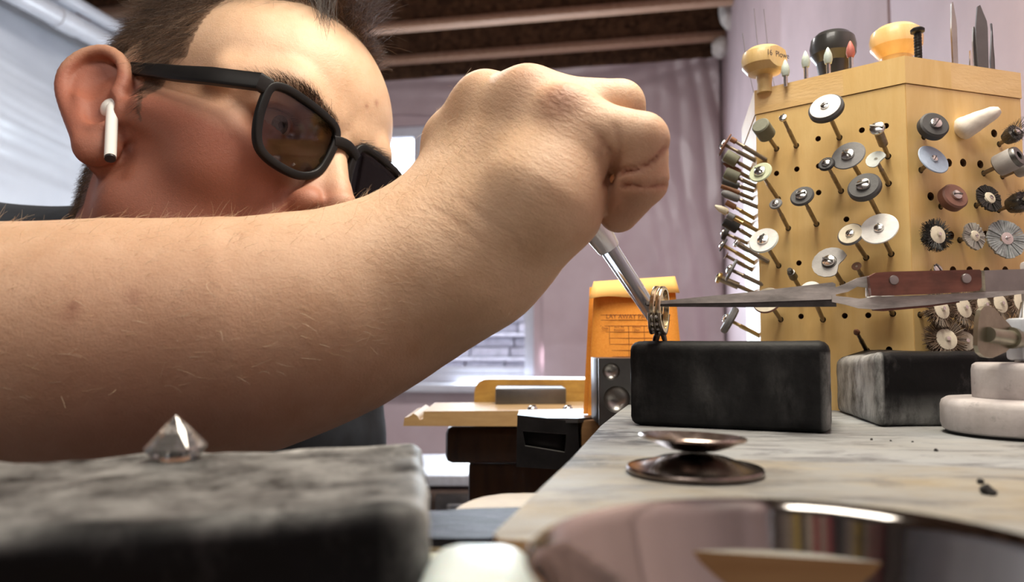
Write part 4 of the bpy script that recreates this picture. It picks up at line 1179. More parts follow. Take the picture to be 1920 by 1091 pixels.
# fine wires standing in the far side of the cap
for px, y0, y1, d, lab in ((1392, 62, 120, .50, 'fine bent steel wire leaning above the beech handle, lowest of the wires'), (1414, 16, 110, .51, 'fine upright steel wire above the beech handle, tallest'), (1432, 17, 100, .512, 'fine faint steel wire right of the tallest wire')):
    q0, q1 = P(px + 8, y1, d), P(px, y0, d)
    base = Vector((q0[0], q0[1], Z_TOP)) if False else Vector(P(px + 10, y1 + 60, d - .01))
    b0 = np.array([hex_c[0] - .012, hex_c[1] + .02, Z_TOP + .001])
    q1 = P(px, y0, d); q0 = P(px + 9, y1, d - .004)
    o = obj('steel_wire', tube([Vector((q0[0] + .004, q0[1] - .006, Z_TOP + .0002)), Vector(q0), Vector(q1)], .00030, 6), CHROME)
    tag(o, lab, 'wire', 'fine wires standing on the tower')
# ------------------------------------------------------------------ the person
# distance-field modelling: the whole body is one field, meshed once into one continuous surface (units: mm)
HM = np.array([[-0.46795307, 0.84726683, 0.25131425],
               [-0.81841746, -0.52277386, 0.23853795],
               [0.33348581, -0.0940554, 0.93805159]])     # columns: the head's right, forward, up
HT = np.array([-0.18624344, 0.47736133, 0.14272316]) * 1000
def head_w(x, y, z):
    """head-frame mm -> world metres (x to his right, y forward, z up, origin between the ears)"""
    return (HM @ np.array([x, y, z], float) + HT) / 1000
def W(px, py, d): return P(px, py, d) * 1000

def s_ell(p, c, r):
    r = np.array(r, np.float32); q = (p - np.array(c, np.float32)) / r
    k0 = np.sqrt((q * q).sum(1)); q = q / r
    k1 = np.sqrt((q * q).sum(1)) + 1e-9
    return k0 * (k0 - 1) / k1
def s_sph(p, c, r):
    q = p - np.array(c, np.float32)
    return np.sqrt((q * q).sum(1)) - r
def s_cone(p, a, b, ra, rb):
    a = np.array(a, np.float32); ab = np.array(b, np.float32) - a
    q = p - a
    t = np.clip(q @ ab / (ab @ ab), 0, 1)
    q = q - t[:, None] * ab
    return np.sqrt((q * q).sum(1)) - (ra + (rb - ra) * t)
def smin(a, b, k):
    h = np.maximum(k - np.abs(a - b), 0) / k
    return np.minimum(a, b) - h * h * k * 0.25
def smax(a, b, k): return -smin(-a, -b, k)
def chain(p, pts, rs, k=3):
    d = None
    for i in range(len(pts) - 1):
        c = s_cone(p, pts[i], pts[i + 1], rs[i], rs[i + 1])
        d = c if d is None else smin(d, c, k)
    return d

EYE = (33.0, 69.5, 16.0)
# ear frame (right ear): e1 runs back and out, e2 up, e3 faces forward and out
_e1 = np.array([0.57, -0.71, -0.40]); _e1 /= np.linalg.norm(_e1)
_e2 = np.array([0.13, -0.41, 0.90]); _e2 -= _e1 * (_e2 @ _e1); _e2 /= np.linalg.norm(_e2)
_e3 = np.cross(_e1, _e2); _e3 = _e3 if _e3[1] > 0 else -_e3
EAR_M = np.stack([_e1, _e2, _e3], 1)
EAR_C = np.array([84.0, -13.0, 2.0])
HELIX = spline([(-11, 0, 3), (-15, 12, 3), (-13, 26, 2), (-4, 36, 0), (8, 36, -2), (17, 28, -3), (20, 17, -4), (18, 5, -4), (13.5, -8, -3), (9, -20, -1), (6, -29, 0)], 3)
ANTI = spline([(6, 14, -2), (9.5, 6, -2), (9, -5, -1.5), (6, -15, 0), (0, -20, 1), (-6, -19, 3)], 3)

def field_ear(p):
    q = (p - EAR_C.astype(np.float32)) @ EAR_M.astype(np.float32)
    d = s_ell(q, (1, 6, -6), (18, 31, 4.0))
    d = smin(d, s_ell(q, (0.5, -30, 0), (9.5, 9.5, 5.0)), 6)              # lobe
    d = smin(d, chain(q, HELIX, [4.0] * len(HELIX), 1), 3.0)
    d = smin(d, chain(q, ANTI, [2.6] * len(ANTI), 1), 5.0)
    d = smin(d, s_ell(q, (-14, -8, 2), (5, 8, 5)), 4)                    # tragus
    d = smax(d, -s_ell(q, (-3, -7, 3), (8.5, 11, 8)), 3.0)                # concha
    d = smax(d, -s_ell(q, (1, 17, 2.0), (12.5, 14.5, 8.0)), 3.0)          # scapha
    d = smin(d, s_cone(q, (-10, 8, -12), (-9, -10, -12), 12, 11), 6)       # root of the ear
    return d

def field_head(p):
    """p in head-frame mm"""
    a = p.copy(); a[:, 0] = np.abs(a[:, 0])                              # both sides alike
    d = s_ell(p, (0, -8, 50), (77, 96, 84))
    d = smin(d, s_ell(p, (0, 46, 50), (67, 48, 52)), 24)                 # forehead
    d = smin(d, s_ell(p, (0, 38, -8), (61, 50, 60)), 22)
    d = smin(d, s_ell(p, (0, 62, -40), (40, 36, 34)), 18)
    d = smin(d, s_ell(a, (40, 56, -18), (25, 26, 27)), 18)               # cheeks
    d = smin(d, s_cone(a, (52, 60, -2), (70, 12, 4), 13, 9), 14)         # cheekbone
    d = smin(d, s_cone(a, (51, 14, -50), (24, 72, -84), 17, 17), 22)      # jaw
    d = smin(d, s_ell(p, (0, 34, -58), (52, 48, 36)), 20)
    d = smin(d, s_ell(p, (0, 84, -86), (20, 17, 17)), 14)                # chin
    # sockets, brow, eyes
    d = smax(d, -s_ell(a, (34, 96, 12), (19, 18, 14)), 14)
    d = smin(d, s_cone(a, (11, 86, 31), (36, 83, 35), 9, 9.5), 12)
    d = smin(d, s_cone(a, (36, 83, 35), (60, 62, 28), 9.5, 9), 12)
    lid = s_sph(a, EYE, 13.9)
    d = smin(d, lid, 4)
    d = smin(d, s_cone(a, (22, 84.5, 20), (34, 86.5, 24), 4.0, 4.6), 7)     # heavy upper lid
    d = smin(d, s_cone(a, (34, 86.5, 24), (47, 80, 19), 4.6, 4.0), 7)
    opening = np.maximum(s_ell(a, (EYE[0], EYE[1] + 13, EYE[2] - 0.5), (14.5, 12, 5.0)), -(a[:, 1] - 71))
    d = smax(d, -opening, 1.2)
    # nose
    n = s_cone(p, (0, 88, 23), (0, 106, -10), 6.5, 7.0)
    n = smin(n, s_cone(p, (0, 106, -10), (0, 112, -19), 7.0, 9.2), 4)
    n = smin(n, s_cone(a, (7, 86, 10), (10, 96, -20), 6.5, 8), 9)
    n = smin(n, s_ell(a, (14, 98.5, -24), (7.6, 11.5, 8.2)), 4)
    n = smin(n, s_cone(p, (0, 112, -25), (0, 92, -34), 5.2, 5), 5)
    d = smin(d, n, 6)
    d = smax(d, -s_cone(a, (16, 104, -13), (23.5, 94, -21), 1.2, 1.4), 3)     # crease round the wing
    d = smax(d, -s_ell(a, (7.6, 103, -33), (4.2, 8, 6.5)), 2.5)
    # smile fold beside the wing of the nose
    d = smax(d, -s_cone(a, (22.5, 94, -16), (33, 90, -44), 1.6, 1.2), 5)
    # mouth
    d = smin(d, s_ell(p, (0, 90, -47), (24, 11, 8)), 6)
    d = smin(d, s_ell(p, (0, 88, -58), (20, 11, 8.5)), 6)
    d = smax(d, -s_ell(p, (0, 103, -52.5), (24, 12, 1.6)), 3)
    return d

NECK_B = np.array([-0.275, 0.555, 0.055]) * 1000
SH_R = np.array([-0.405, 0.555, 0.070]) * 1000
SH_L = np.array([-0.195, 0.680, -0.005]) * 1000
CHEST = np.array([-0.282, 0.690, -0.150]) * 1000
HIP = np.array([-0.285, 0.800, -0.365]) * 1000
ELBOW = np.array([-0.335, 0.258, 0.010]) * 1000
def hl(x, y, z): return head_w(x, y, z) * 1000

def field_torso(p, g=0.0):
    d = s_cone(p, NECK_B, SH_R, 66 + g, 58 + g)
    d = smin(d, s_cone(p, NECK_B, SH_L, 66 + g, 58 + g), 30)
    d = smin(d, s_cone(p, NECK_B + (10, 40, -30), CHEST, 95 + g, 135 + g), 50)
    d = smin(d, s_cone(p, SH_R + (40, 30, -20), CHEST + (-60, 0, 0), 80 + g, 110 + g), 50)
    d = smin(d, s_cone(p, SH_L + (-20, 30, -20), CHEST + (60, 10, 0), 80 + g, 110 + g), 50)
    d = smin(d, s_cone(p, CHEST, HIP + (0, 0, 30), 138 + g, 150 + g), 50)
    return d

ARM_PTS = [ELBOW, W(0, 655, .303), W(250, 644, .312), W(480, 626, .318), W(640, 584, .324), W(760, 530, .331), W(850, 478, .337)]
ARM_RS = [49, 45.5, 46, 43.5, 37, 32, 30]
F_PINKY = [W(1072, 240, .303), W(1203, 262, .290), W(1205, 338, .293), W(1160, 398, .306)]
F_RING = [W(988, 197, .320), W(1162, 197, .316), W(1176, 285, .327), W(1135, 365, .338)]
F_MID = [W(910, 206, .342), W(1085, 215, .350), W(1125, 300, .356), W(1105, 372, .352)]
F_INDEX = [W(852, 268, .360), W(985, 250, .378), W(1065, 320, .374), W(1092, 398, .360)]
F_THUMB = [W(865, 470, .362), W(950, 452, .382), W(1035, 418, .372), W(1085, 384, .352)]
def field_arm(p):
    d = chain(p, ARM_PTS, ARM_RS, 25)
    d = smin(d, s_cone(p, SH_R + (-25, -15, -5), ELBOW, 62, 50), 25)      # upper arm
    h = s_cone(p, W(872, 500, .312), F_PINKY[0], 18, 13.5)
    h = smin(h, s_cone(p, W(862, 470, .325), F_RING[0], 20, 13.5), 22)
    h = smin(h, s_cone(p, W(850, 440, .340), F_MID[0], 20, 13.8), 22)
    h = smin(h, s_cone(p, W(835, 430, .352), F_INDEX[0], 18, 13.0), 22)
    for a, b in ((F_PINKY[0], F_RING[0]), (F_RING[0], F_MID[0]), (F_MID[0], F_INDEX[0])):
        h = smin(h, s_cone(p, a, b, 11.8, 11.8), 10)
    h = smin(h, s_cone(p, W(925, 512, .308), W(1025, 375, .298), 18.5, 21.5), 16)   # outer edge of the palm
    h = smin(h, s_cone(p, W(1025, 375, .298), W(1072, 300, .301), 21.5, 15), 10)
    h = smin(h, s_cone(p, W(900, 470, .355), W(960, 370, .362), 22, 18), 14)         # ball of the thumb and hollow of the palm
    h = smin(h, s_cone(p, W(960, 440, .325), W(1010, 320, .335), 24, 18), 16)
    d = smin(d, h, 26)
    f = g = None
    for pts, rs in ((F_PINKY, (12.6, 10.6, 10.0, 8.4)), (F_RING, (12.8, 10.6, 10.0, 8.6)), (F_MID, (13.2, 10.6, 10, 8.6)), (F_INDEX, (13, 10.6, 9.8, 8.4)), (F_THUMB, (16, 13, 11.5, 9.5))):
        c = s_cone(p, pts[0], pts[1], rs[0], rs[1])
        f = c if f is None else smin(f, c, 1.2)
        e = smin(s_cone(p, pts[1], pts[2], rs[1] * .98, rs[2]), s_cone(p, pts[2], pts[3], rs[2], rs[3]), 1.5)
        g = e if g is None else smin(g, e, 1.0)
    d = smin(d, f, 7)
    d = smin(d, g, 1.6)
    # knuckle heads under the skin and the dip between them
    for c, r in ((W(1057, 196, .296), 5.5), (W(992, 164, .314), 5), (W(905, 170, .336), 5.5)):
        d = smin(d, s_sph(p, c, r), 9)
    return d

# left arm hangs behind the trunk, hand resting on the thigh
LA = [SH_L + (0, 10, -10), np.array([-205., 800, -255]), np.array([-196., 640, -292])]
LHK = LA[2] + np.array([4., -78, -6])
def field_left_arm(p):
    d = chain(p, [LA[0], LA[1]], [50, 43], 10)
    d = smin(d, s_cone(p, LA[1], LA[2], 42, 27), 14)
    d = smin(d, s_cone(p, LA[2], LHK, 27, 24), 12)
    for k in range(4):
        a = LHK + np.array([-27 + 18. * k, -4, 2])
        L_ = (52, 62, 66, 54)[k]
        b = a + np.array([-4 + 3. * k, -L_ * .55, -4]); c = b + np.array([0, -L_ * .42, -16])
        d = smin(d, smin(s_cone(p, a, b, 10, 9), s_cone(p, b, c, 9, 7.5), 2), 5)
    th = LA[2] + np.array([-26., -30, 0])
    return smin(d, smin(s_cone(p, th, th + (-18, -34, -2), 14, 11.5), s_cone(p, th + (-18, -34, -2), th + (-20, -62, -8), 11.5, 9), 3), 8)
LA_LO, LA_HI = np.array([-270., 480, -350]), np.array([-130., 860, 60])
HEAD_BB = (HT - 175, HT + 175)
ARM_LO, ARM_HI = np.array([-480., 195, -60]), np.array([90., 560, 200])
TIP_LO, TIP_HI = np.array([-90., 230, -40]), np.array([90., 460, 200])
def group(p, lo, hi, fn, m=45.0):
    out = np.full(len(p), 60.0, np.float32)
    e = np.maximum(np.maximum(lo - p, p - hi), 0)
    far = np.sqrt((e * e).sum(1))
    k = far < m
    out[:] = far + 40
    if k.any(): out[k] = fn(p[k])
    return out
def f_head_neck(p):
    q = ((p - HT.astype(np.float32)) @ HM.astype(np.float32)).astype(np.float32)
    d = field_head(q)
    d = smin(d, field_ear(q), 5)
    m = q.copy(); m[:, 0] *= -1
    d = smin(d, field_ear(m), 5)
    return d
NECK_A = hl(0, -24, -36)
def body_field(p):
    p = p.astype(np.float32)
    d = group(p, *HEAD_BB, f_head_neck)
    nk = s_cone(p, NECK_A, NECK_B, 57, 64)
    d = smin(d, nk, 42)
    t = np.maximum(np.maximum(field_torso(p), p[:, 1] - 640), -130 - p[:, 2])      # the trunk inside the shirt ends here
    t = smin(t, group(p, LA_LO, LA_HI, field_left_arm), 14)
    d = smin(d, t, 30)
    a = group(p, ARM_LO, ARM_HI, field_arm)
    d = smin(d, a, 12)
    return d

def surface_nets(fn, lo, hi, h, n=16):
    lo = np.array(lo, float); dims = (np.ceil((np.array(hi) - lo) / h / n).astype(int) + 0)
    N = dims * n + 1
    cc = np.stack(np.meshgrid(*[np.arange(k) for k in dims], indexing='ij'), -1).reshape(-1, 3)
    cen = lo + (cc * n + n / 2) * h
    fc = fn(cen.astype(np.float32))
    keep = np.abs(fc) < n * h * 0.87 * 1.5
    A = np.where(np.repeat(np.repeat(np.repeat(fc.reshape(dims), n, 0), n, 1), n, 2) > 0, 999.0, -999.0).astype(np.float32)
    A = np.pad(A, ((0, 1),) * 3, mode='edge')
    g = np.stack(np.meshgrid(*[np.arange(n + 1)] * 3, indexing='ij'), -1).reshape(-1, 3)
    ks = cc[keep]
    for i in range(0, len(ks), 40):
        b = ks[i:i + 40]
        idx = (b[:, None, :] * n + g[None]).reshape(-1, 3)
        v = fn((lo + idx * h).astype(np.float32))
        A[idx[:, 0], idx[:, 1], idx[:, 2]] = v
    S = A < 0
    cnt = np.zeros(N - 1, np.int8)
    for dx in (0, 1):
        for dy in (0, 1):
            for dz in (0, 1):
                cnt += S[dx:N[0] - 1 + dx, dy:N[1] - 1 + dy, dz:N[2] - 1 + dz]
    act = np.argwhere((cnt > 0) & (cnt < 8))
    vid = np.full(N - 1, -1, np.int32)
    vid[act[:, 0], act[:, 1], act[:, 2]] = np.arange(len(act))
    pos = np.zeros((len(act), 3)); num = np.zeros(len(act))
    corners = [(x, y, z) for x in (0, 1) for y in (0, 1) for z in (0, 1)]
    for c in corners:
        for ax in range(3):
            if c[ax]: continue
            e = list(c); e[ax] = 1
            f0 = A[act[:, 0] + c[0], act[:, 1] + c[1], act[:, 2] + c[2]]
            f1 = A[act[:, 0] + e[0], act[:, 1] + e[1], act[:, 2] + e[2]]
            x = (f0 < 0) != (f1 < 0)
            t = f0[x] / (f0[x] - f1[x])
            q = np.tile(np.array(c, float), (x.sum(), 1)); q[:, ax] += t
            pos[x] += q; num[x] += 1
    pos = lo + (act + pos / num[:, None]) * h
    quads = []
    for ax in range(3):
        a1, a2 = (ax + 1) % 3, (ax + 2) % 3
        sl0 = [slice(1, -1)] * 3; sl0[ax] = slice(0, -1)
        sl1 = [slice(1, -1)] * 3; sl1[ax] = slice(1, None)
        s0, s1 = S[tuple(sl0)], S[tuple(sl1)]
        e = np.argwhere(s0 != s1)
        flip = s0[e[:, 0], e[:, 1], e[:, 2]]
        off = np.ones(3, int); off[ax] = 0
        e = e + off
        def V(d1, d2):
            q = e.copy(); q[:, a1] -= d1; q[:, a2] -= d2
            return vid[q[:, 0], q[:, 1], q[:, 2]]
        Q = np.stack([V(1, 1), V(0, 1), V(0, 0), V(1, 0)], 1)
        Q[~flip] = Q[~flip][:, ::-1]
        quads.append(Q)
    Q = np.concatenate(quads)
    Q = Q[(Q >= 0).all(1)]
    return pos, Q
def field_normals(fn, v, e=0.6):
    k = np.array([[1, -1, -1], [-1, -1, 1], [-1, 1, -1], [1, 1, 1]], float)
    n = np.zeros_like(v)
    for s in k: n += s * fn((v + s * e).astype(np.float32))[:, None]
    return n / (np.linalg.norm(n, axis=1, keepdims=True) + 1e-9)
def field_mesh(name, fn, lo, hi, h, mat, origin=(0, 0, 0), parent=None, normals=True, post=None):
    v, q = surface_nets(fn, lo, hi, h)
    vn = field_normals(fn, v)
    v = v - vn * fn(v.astype(np.float32))[:, None] * 0.7                  # settle on the surface
    if post: v, vn = post(v, vn)
    me = bpy.data.meshes.new(name)
    org = np.array(origin, float)
    me.vertices.add(len(v)); me.vertices.foreach_set('co', ((v / 1000) - org).astype(np.float32).ravel())
    me.loops.add(q.size); me.loops.foreach_set('vertex_index', q.astype(np.int32).ravel())
    me.polygons.add(len(q)); me.polygons.foreach_set('loop_start', np.arange(0, q.size, 4, dtype=np.int32))
    me.polygons.foreach_set('use_smooth', np.ones(len(q), bool))
    me.update(); me.validate()
    if normals: me.normals_split_custom_set_from_vertices(vn.tolist())
    me.materials.append(mat)
    o = bpy.data.objects.new(name, me)
    COL.objects.link(o)
    o.location = origin
    if parent: o.parent = parent
    return o, v, vn
def point_attr(me, name, val):
    at = me.attributes.new(name, 'FLOAT', 'POINT')
    at.data.foreach_set('value', np.asarray(val, np.float32))

# skin: tones from blood, tan and painted shade, fine relief from pores and creases
t = NT('skin')
hand_axis = Vector(W(990, 200, .32) - W(850, 478, .337)).normalized()
wr = hand_axis.to_track_quat('X', 'Z').to_euler()
mot = t.noise(55, 4, 0.6); fine = t.noise(900, 3, 0.6)
base = t.ramp(mot, [(0.3, (0.585, 0.375, 0.235)), (0.55, (0.655, 0.44, 0.29)), (0.75, (0.70, 0.485, 0.33))])
base = t.mix(t.math('MULTIPLY', t.attr('flush_shade'), 0.95), base, (0.31, 0.095, 0.058))  # real redness plus shade painted on ear, cheeks, neck and folds
base = t.mix(t.math('MULTIPLY', t.attr('stubble'), t.math('MULTIPLY_ADD', fine, 0.9, -0.1)), base, (0.17, 0.085, 0.055))
base = t.mix(t.math('MULTIPLY', t.attr('scalp'), 0.75), base, (0.10, 0.055, 0.035))
base = t.mix(t.math('MULTIPLY', t.attr('freckle'), 0.8), base, (0.28, 0.10, 0.06))
t.set(Base_Color=base, Subsurface_Weight=0.18, Subsurface_Radius=(1.0, 0.35, 0.18), Subsurface_Scale=0.006, Specular_IOR_Level=0.42)
oil = t.attr('oil')
t.set(Roughness=t.math('MULTIPLY_ADD', oil, -0.18, 0.52))
t.bump(t.noise(420, 6, 0.62), 0.35, 0.0007)
t.bump(t.noise(1100, 4, 0.7), 0.45, 0.0005)
tc = t.new('ShaderNodeTexCoord').outputs['Object']
ha = np.array(hand_axis); hb = np.cross(ha, (0.3, -1, 0.1)); hb /= np.linalg.norm(hb); hcx = np.cross(ha, hb)
cmb = t.new('ShaderNodeCombineXYZ')
for k, (vec, sc) in enumerate(((ha, 700.), (hb, 210.), (hcx, 210.))):
    dn = t.new('ShaderNodeVectorMath', operation='DOT_PRODUCT'); t.link(tc, dn.inputs[0]); dn.inputs[1].default_value = tuple(vec * sc); t.link(dn.outputs['Value'], cmb.inputs[k])
cn = t.new('ShaderNodeTexNoise'); cn.inputs['Scale'].default_value = 1.0; cn.inputs['Detail'].default_value = 3; cn.inputs['Distortion'].default_value = .35
t.link(cmb.outputs[0], cn.inputs['Vector'])
cre = t.math('MULTIPLY', cn.outputs['Fac'], t.attr('crease'))
t.bump(cre, 0.45, 0.0012)
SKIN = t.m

FOLDS = [([(1128, 258), (1146, 290), (1146, 322), (1136, 345)], 1.5, .9), ([(1152, 236), (1163, 275), (1158, 318)], .7, .8), ([(1106, 240), (1124, 262), (1128, 300)], .5, .9),
         ([(1160, 322), (1190, 318), (1222, 303), (1250, 276)], 1.8, .9), ([(1170, 348), (1210, 349), (1256, 347)], 1.7, .8),
         ([(1040, 168), (1056, 186), (1068, 206)], .4, .9), ([(1028, 176), (1042, 196), (1058, 216)], .35, .9), ([(1062, 172), (1074, 188)], .3, .8),
         ([(860, 372), (905, 405), (950, 432), (975, 470)], .35, 1.2), ([(820, 395), (860, 420), (900, 455)], .30, 1.2), ([(1010, 350), (1060, 400), (1080, 440)], .2, 1.5)]
FOLD_W = None
def add_folds(v, vn):
    """skin folds of the hand, pressed into the surface along lines on its near side"""
    global FOLD_W
    q = v / 1000 - CAM
    dep = q @ CF
    px = 960 + FPX * (q @ CR) / dep; py = 545.5 - FPX * (q @ CU) / dep
    near = (v[:, 0] > -110) & (v[:, 1] < 400) & ((vn * (q / np.linalg.norm(q, axis=1, keepdims=True))).sum(1) < 0.1) & (dep < .345) & (px > 780)
    w = np.zeros(len(v))
    ids = np.flatnonzero(near)
    for pts, depth, width in FOLDS:
        pts = spline(pts, 4)
        best = np.full(len(ids), 1e9)
        for a, b in zip(pts, pts[1:]):
            ab = b - a; t = np.clip(((px[ids] - a[0]) * ab[0] + (py[ids] - a[1]) * ab[1]) / (ab @ ab), 0, 1)
            best = np.minimum(best, np.hypot(px[ids] - a[0] - t * ab[0], py[ids] - a[1] - t * ab[1]))
        mm = best * dep[ids] / FPX * 1000
        w[ids] = np.maximum(w[ids], depth * np.exp(-(mm / (width * 1.25)) ** 2))
    FOLD_W = w
    return v - vn * w[:, None] * .9, vn
H_VOX = 1.65
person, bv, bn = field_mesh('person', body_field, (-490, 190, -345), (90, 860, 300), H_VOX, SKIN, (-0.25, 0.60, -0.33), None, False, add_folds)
tag(person, 'man in black glasses and dark t-shirt bending over the bench, right hand holding an applicator', 'person')
hv = (bv - HT) @ HM                                                       # vertices in the head frame
def bump_at(c, s, v=bv):
    c = np.array(c, float); return np.exp(-(((v - c) ** 2).sum(1)) / (2 * s * s))
in_head = np.linalg.norm(hv - np.array([0, 10, 10]), axis=1) < 150
earq = (hv - EAR_C) @ EAR_M
flush_shade = np.zeros(len(bv))
flush_shade += 0.7 * np.exp(-(((earq - np.array([0, 5, 0])) / np.array([12, 26, 8])) ** 2).sum(1))  # ear hollow darkened in the colour, standing in for shade
flush_shade += 0.95 * np.exp(-((earq / np.array([24, 40, 16])) ** 2).sum(1) ** 2)
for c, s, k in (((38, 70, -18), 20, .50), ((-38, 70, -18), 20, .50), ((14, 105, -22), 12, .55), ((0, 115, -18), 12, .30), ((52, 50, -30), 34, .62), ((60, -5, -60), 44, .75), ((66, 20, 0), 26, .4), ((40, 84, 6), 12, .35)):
    flush_shade += k * np.exp(-((hv - np.array(c)) ** 2).sum(1) / (2 * s * s)) * in_head
# lower face and neck: sunburn red, darkened further as painted shade
flush_shade += 0.75 * in_head * np.clip((14 - hv[:, 2] - .25 * hv[:, 1] + .12 * np.abs(hv[:, 0])) / 34, 0, 1) * np.clip((118 - hv[:, 1]) / 30, .35, 1)
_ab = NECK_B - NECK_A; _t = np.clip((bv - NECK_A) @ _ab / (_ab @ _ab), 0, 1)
flush_shade += 0.7 * np.clip((95 - np.linalg.norm(bv - NECK_A - _t[:, None] * _ab, axis=1)) / 25, 0, 1) * (hv[:, 2] < 5)
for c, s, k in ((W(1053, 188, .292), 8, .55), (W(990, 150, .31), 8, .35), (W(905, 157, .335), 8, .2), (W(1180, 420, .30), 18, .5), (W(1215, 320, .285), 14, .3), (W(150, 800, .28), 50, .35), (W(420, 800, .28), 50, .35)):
    flush_shade += k * bump_at(c, s)
flush_shade += FOLD_W * .22  # folds also darkened in the colour, like shade in a crease
point_attr(person.data, 'flush_shade', np.clip(flush_shade, 0, 1))
st = np.clip((24 - hv[:, 2] - 0.45 * (hv[:, 1] - 30)) / 40, 0, 1) * np.clip((hv[:, 2] + 118) / 20, 0, 1) * np.clip((hv[:, 1] + 12) / 16, 0, 1) * in_head * (np.abs(hv[:, 0]) > 22 - 0.0 * hv[:, 1])
st += in_head * np.exp(-((hv - np.array([0, 98, -42])) / np.array([26, 20, 12])) .__pow__(2).sum(1))
point_attr(person.data, 'stubble', np.clip(st * 0.85, 0, 0.85))
oil = in_head * (0.9 * np.exp(-(((hv - np.array([0, 92, 62])) / np.array([45, 30, 34])) ** 2).sum(1)) + 1.0 * np.exp(-(((hv - np.array([0, 112, -4])) / np.array([12, 18, 24])) ** 2).sum(1)))
point_attr(person.data, 'oil', np.clip(oil, 0, 1))
cr = np.zeros(len(bv))
for c, s, k in ((W(900, 330, .315), 30, .75), (W(830, 430, .31), 24, 1.0), (W(1050, 190, .29), 14, 1.0), (W(960, 230, .31), 25, .6), (W(1010, 330, .285), 22, .6), (W(940, 480, .29), 22, .5)):
    cr = np.maximum(cr, k * bump_at(c, s))
point_attr(person.data, 'crease', np.clip(cr, 0, 1))
fr = np.zeros(len(bv))
for c, s, k in ((W(490, 765, .285), 1.3, 1), (W(137, 572, .262), 1.3, .8), (W(252, 560, .268), 2.4, .6), (W(132, 592, .262), 2.2, .5), (W(682, 152, .37), 1.6, .6)):
    if abs(c[0]) < 1e9: fr += k * bump_at(c, s)
for q, s, k in (((-14, 96, 60), 1.6, .8), ((-6, 97, 52), 1.2, .8)):
    fr += k * np.exp(-((hv - np.array(q)) ** 2).sum(1) / (2 * s * s))
point_attr(person.data, 'freckle', np.clip(fr, 0, 1))

# eyes
t = NT('eyeball_white'); t.set(Base_Color=(0.72, 0.68, 0.64), Roughness=0.12, Subsurface_Weight=0.1, Subsurface_Scale=0.002); EYEW = t.m
t = NT('iris_blue_grey')
t.set(Base_Color=t.ramp(t.noise(700, 3), [(0.3, (0.10, 0.14, 0.16)), (0.7, (0.25, 0.33, 0.36))]), Roughness=0.08); IRIS = t.m
t = NT('pupil_black'); t.set(Base_Color=(0.004, 0.004, 0.004), Roughness=0.05); PUP = t.m
HM4 = Matrix([[*HM[0], 0], [*HM[1], 0], [*HM[2], 0], [0, 0, 0, 1]])
pin = person.matrix_basis.inverted()
gaze_tgt = P(1235, 590, .345)
for sx in (1, -1):
    c = head_w(sx * EYE[0], EYE[1], EYE[2])
    fw = Vector(gaze_tgt - c).normalized() * 0.55 + Vector(HM[:, 1]) * 0.45 + Vector((0, -0.22, 0))
    M = Matrix.Translation(Vector(c) - person.location) @ fw.to_track_quat('Z', 'Y').to_matrix().to_4x4()
    R = 0.0123
    prof = [(0, -R)] + [(R * math.sin(a), -R * math.cos(a)) for a in np.linspace(0.2, PI - 0.45, 14)]
    e = obj('eye', lathe(prof, 32, M), EYEW, person)
    ri = R * math.sin(0.46)
    zi = R * math.cos(0.46)
    obj('iris', lathe([(ri * 1.02, zi - .0001), (ri * 0.8, zi + .0009), (0.0021, zi + .0014)], 32, M), IRIS, e)
    obj('pupil', lathe([(0.0022, zi + .00135), (0.001, zi + .0016), (0, zi + .00165)], 24, M), PUP, e)

# hair: individual strands
def strands(name, roots, dirs, lens, mat, parent, npt=5, rad=0.00006, grav=(0, 0, 0), curl=0.25, seed=1):
    rng = np.random.default_rng(seed)
    n = len(roots)
    d = dirs / (np.linalg.norm(dirs, axis=1, keepdims=True) + 1e-9)
    pts = np.zeros((n, npt, 3)); pts[:, 0] = roots
    step = lens / (npt - 1)
    g = np.array(grav)
    bend = rng.normal(0, curl, (n, 3)) / npt
    for k in range(1, npt):
        pts[:, k] = pts[:, k - 1] + d * step[:, None]
        d = d + g + bend; d /= np.linalg.norm(d, axis=1, keepdims=True)
    cu = bpy.data.hair_curves.new(name)
    cu.add_curves([npt] * n)
    org = np.array(parent.location)
    cu.attributes['position'].data.foreach_set('vector', (pts - org).astype(np.float32).ravel())
    ra = cu.attributes.get('radius') or cu.attributes.new('radius', 'FLOAT', 'POINT')
    tap = np.linspace(1, 0.35, npt)[None] * rng.uniform(0.7, 1.3, (n, 1)) * rad
    ra.data.foreach_set('value', tap.astype(np.float32).ravel())
    cu.materials.append(mat)
    o = bpy.data.objects.new(name, cu)
    COL.objects.link(o)
    o.parent = parent
    return o
def hair_mat(name, dark, light):
    t = NT(name)
    f = t.new('ShaderNodeHairInfo').outputs['Random']
    t.set(Base_Color=t.ramp(f, [(0.1, dark), (0.9, light)]), Roughness=0.38, Specular_IOR_Level=0.6)
    return t.m
HAIR = hair_mat('brown_hair', (0.026, 0.013, 0.007), (0.17, 0.095, 0.05))
BROW = hair_mat('brow_hair', (0.018, 0.010, 0.006), (0.06, 0.032, 0.018))
DOWN = hair_mat('fair_arm_hair', (0.55, 0.38, 0.22), (0.88, 0.74, 0.55))
rng = np.random.default_rng(3)
hx, hy, hz = hv.T
R_IN = in_head & (np.linalg.norm((hv - np.array([0, -8, 45])) / np.array([86, 112, 100]), axis=1) < 1.2)
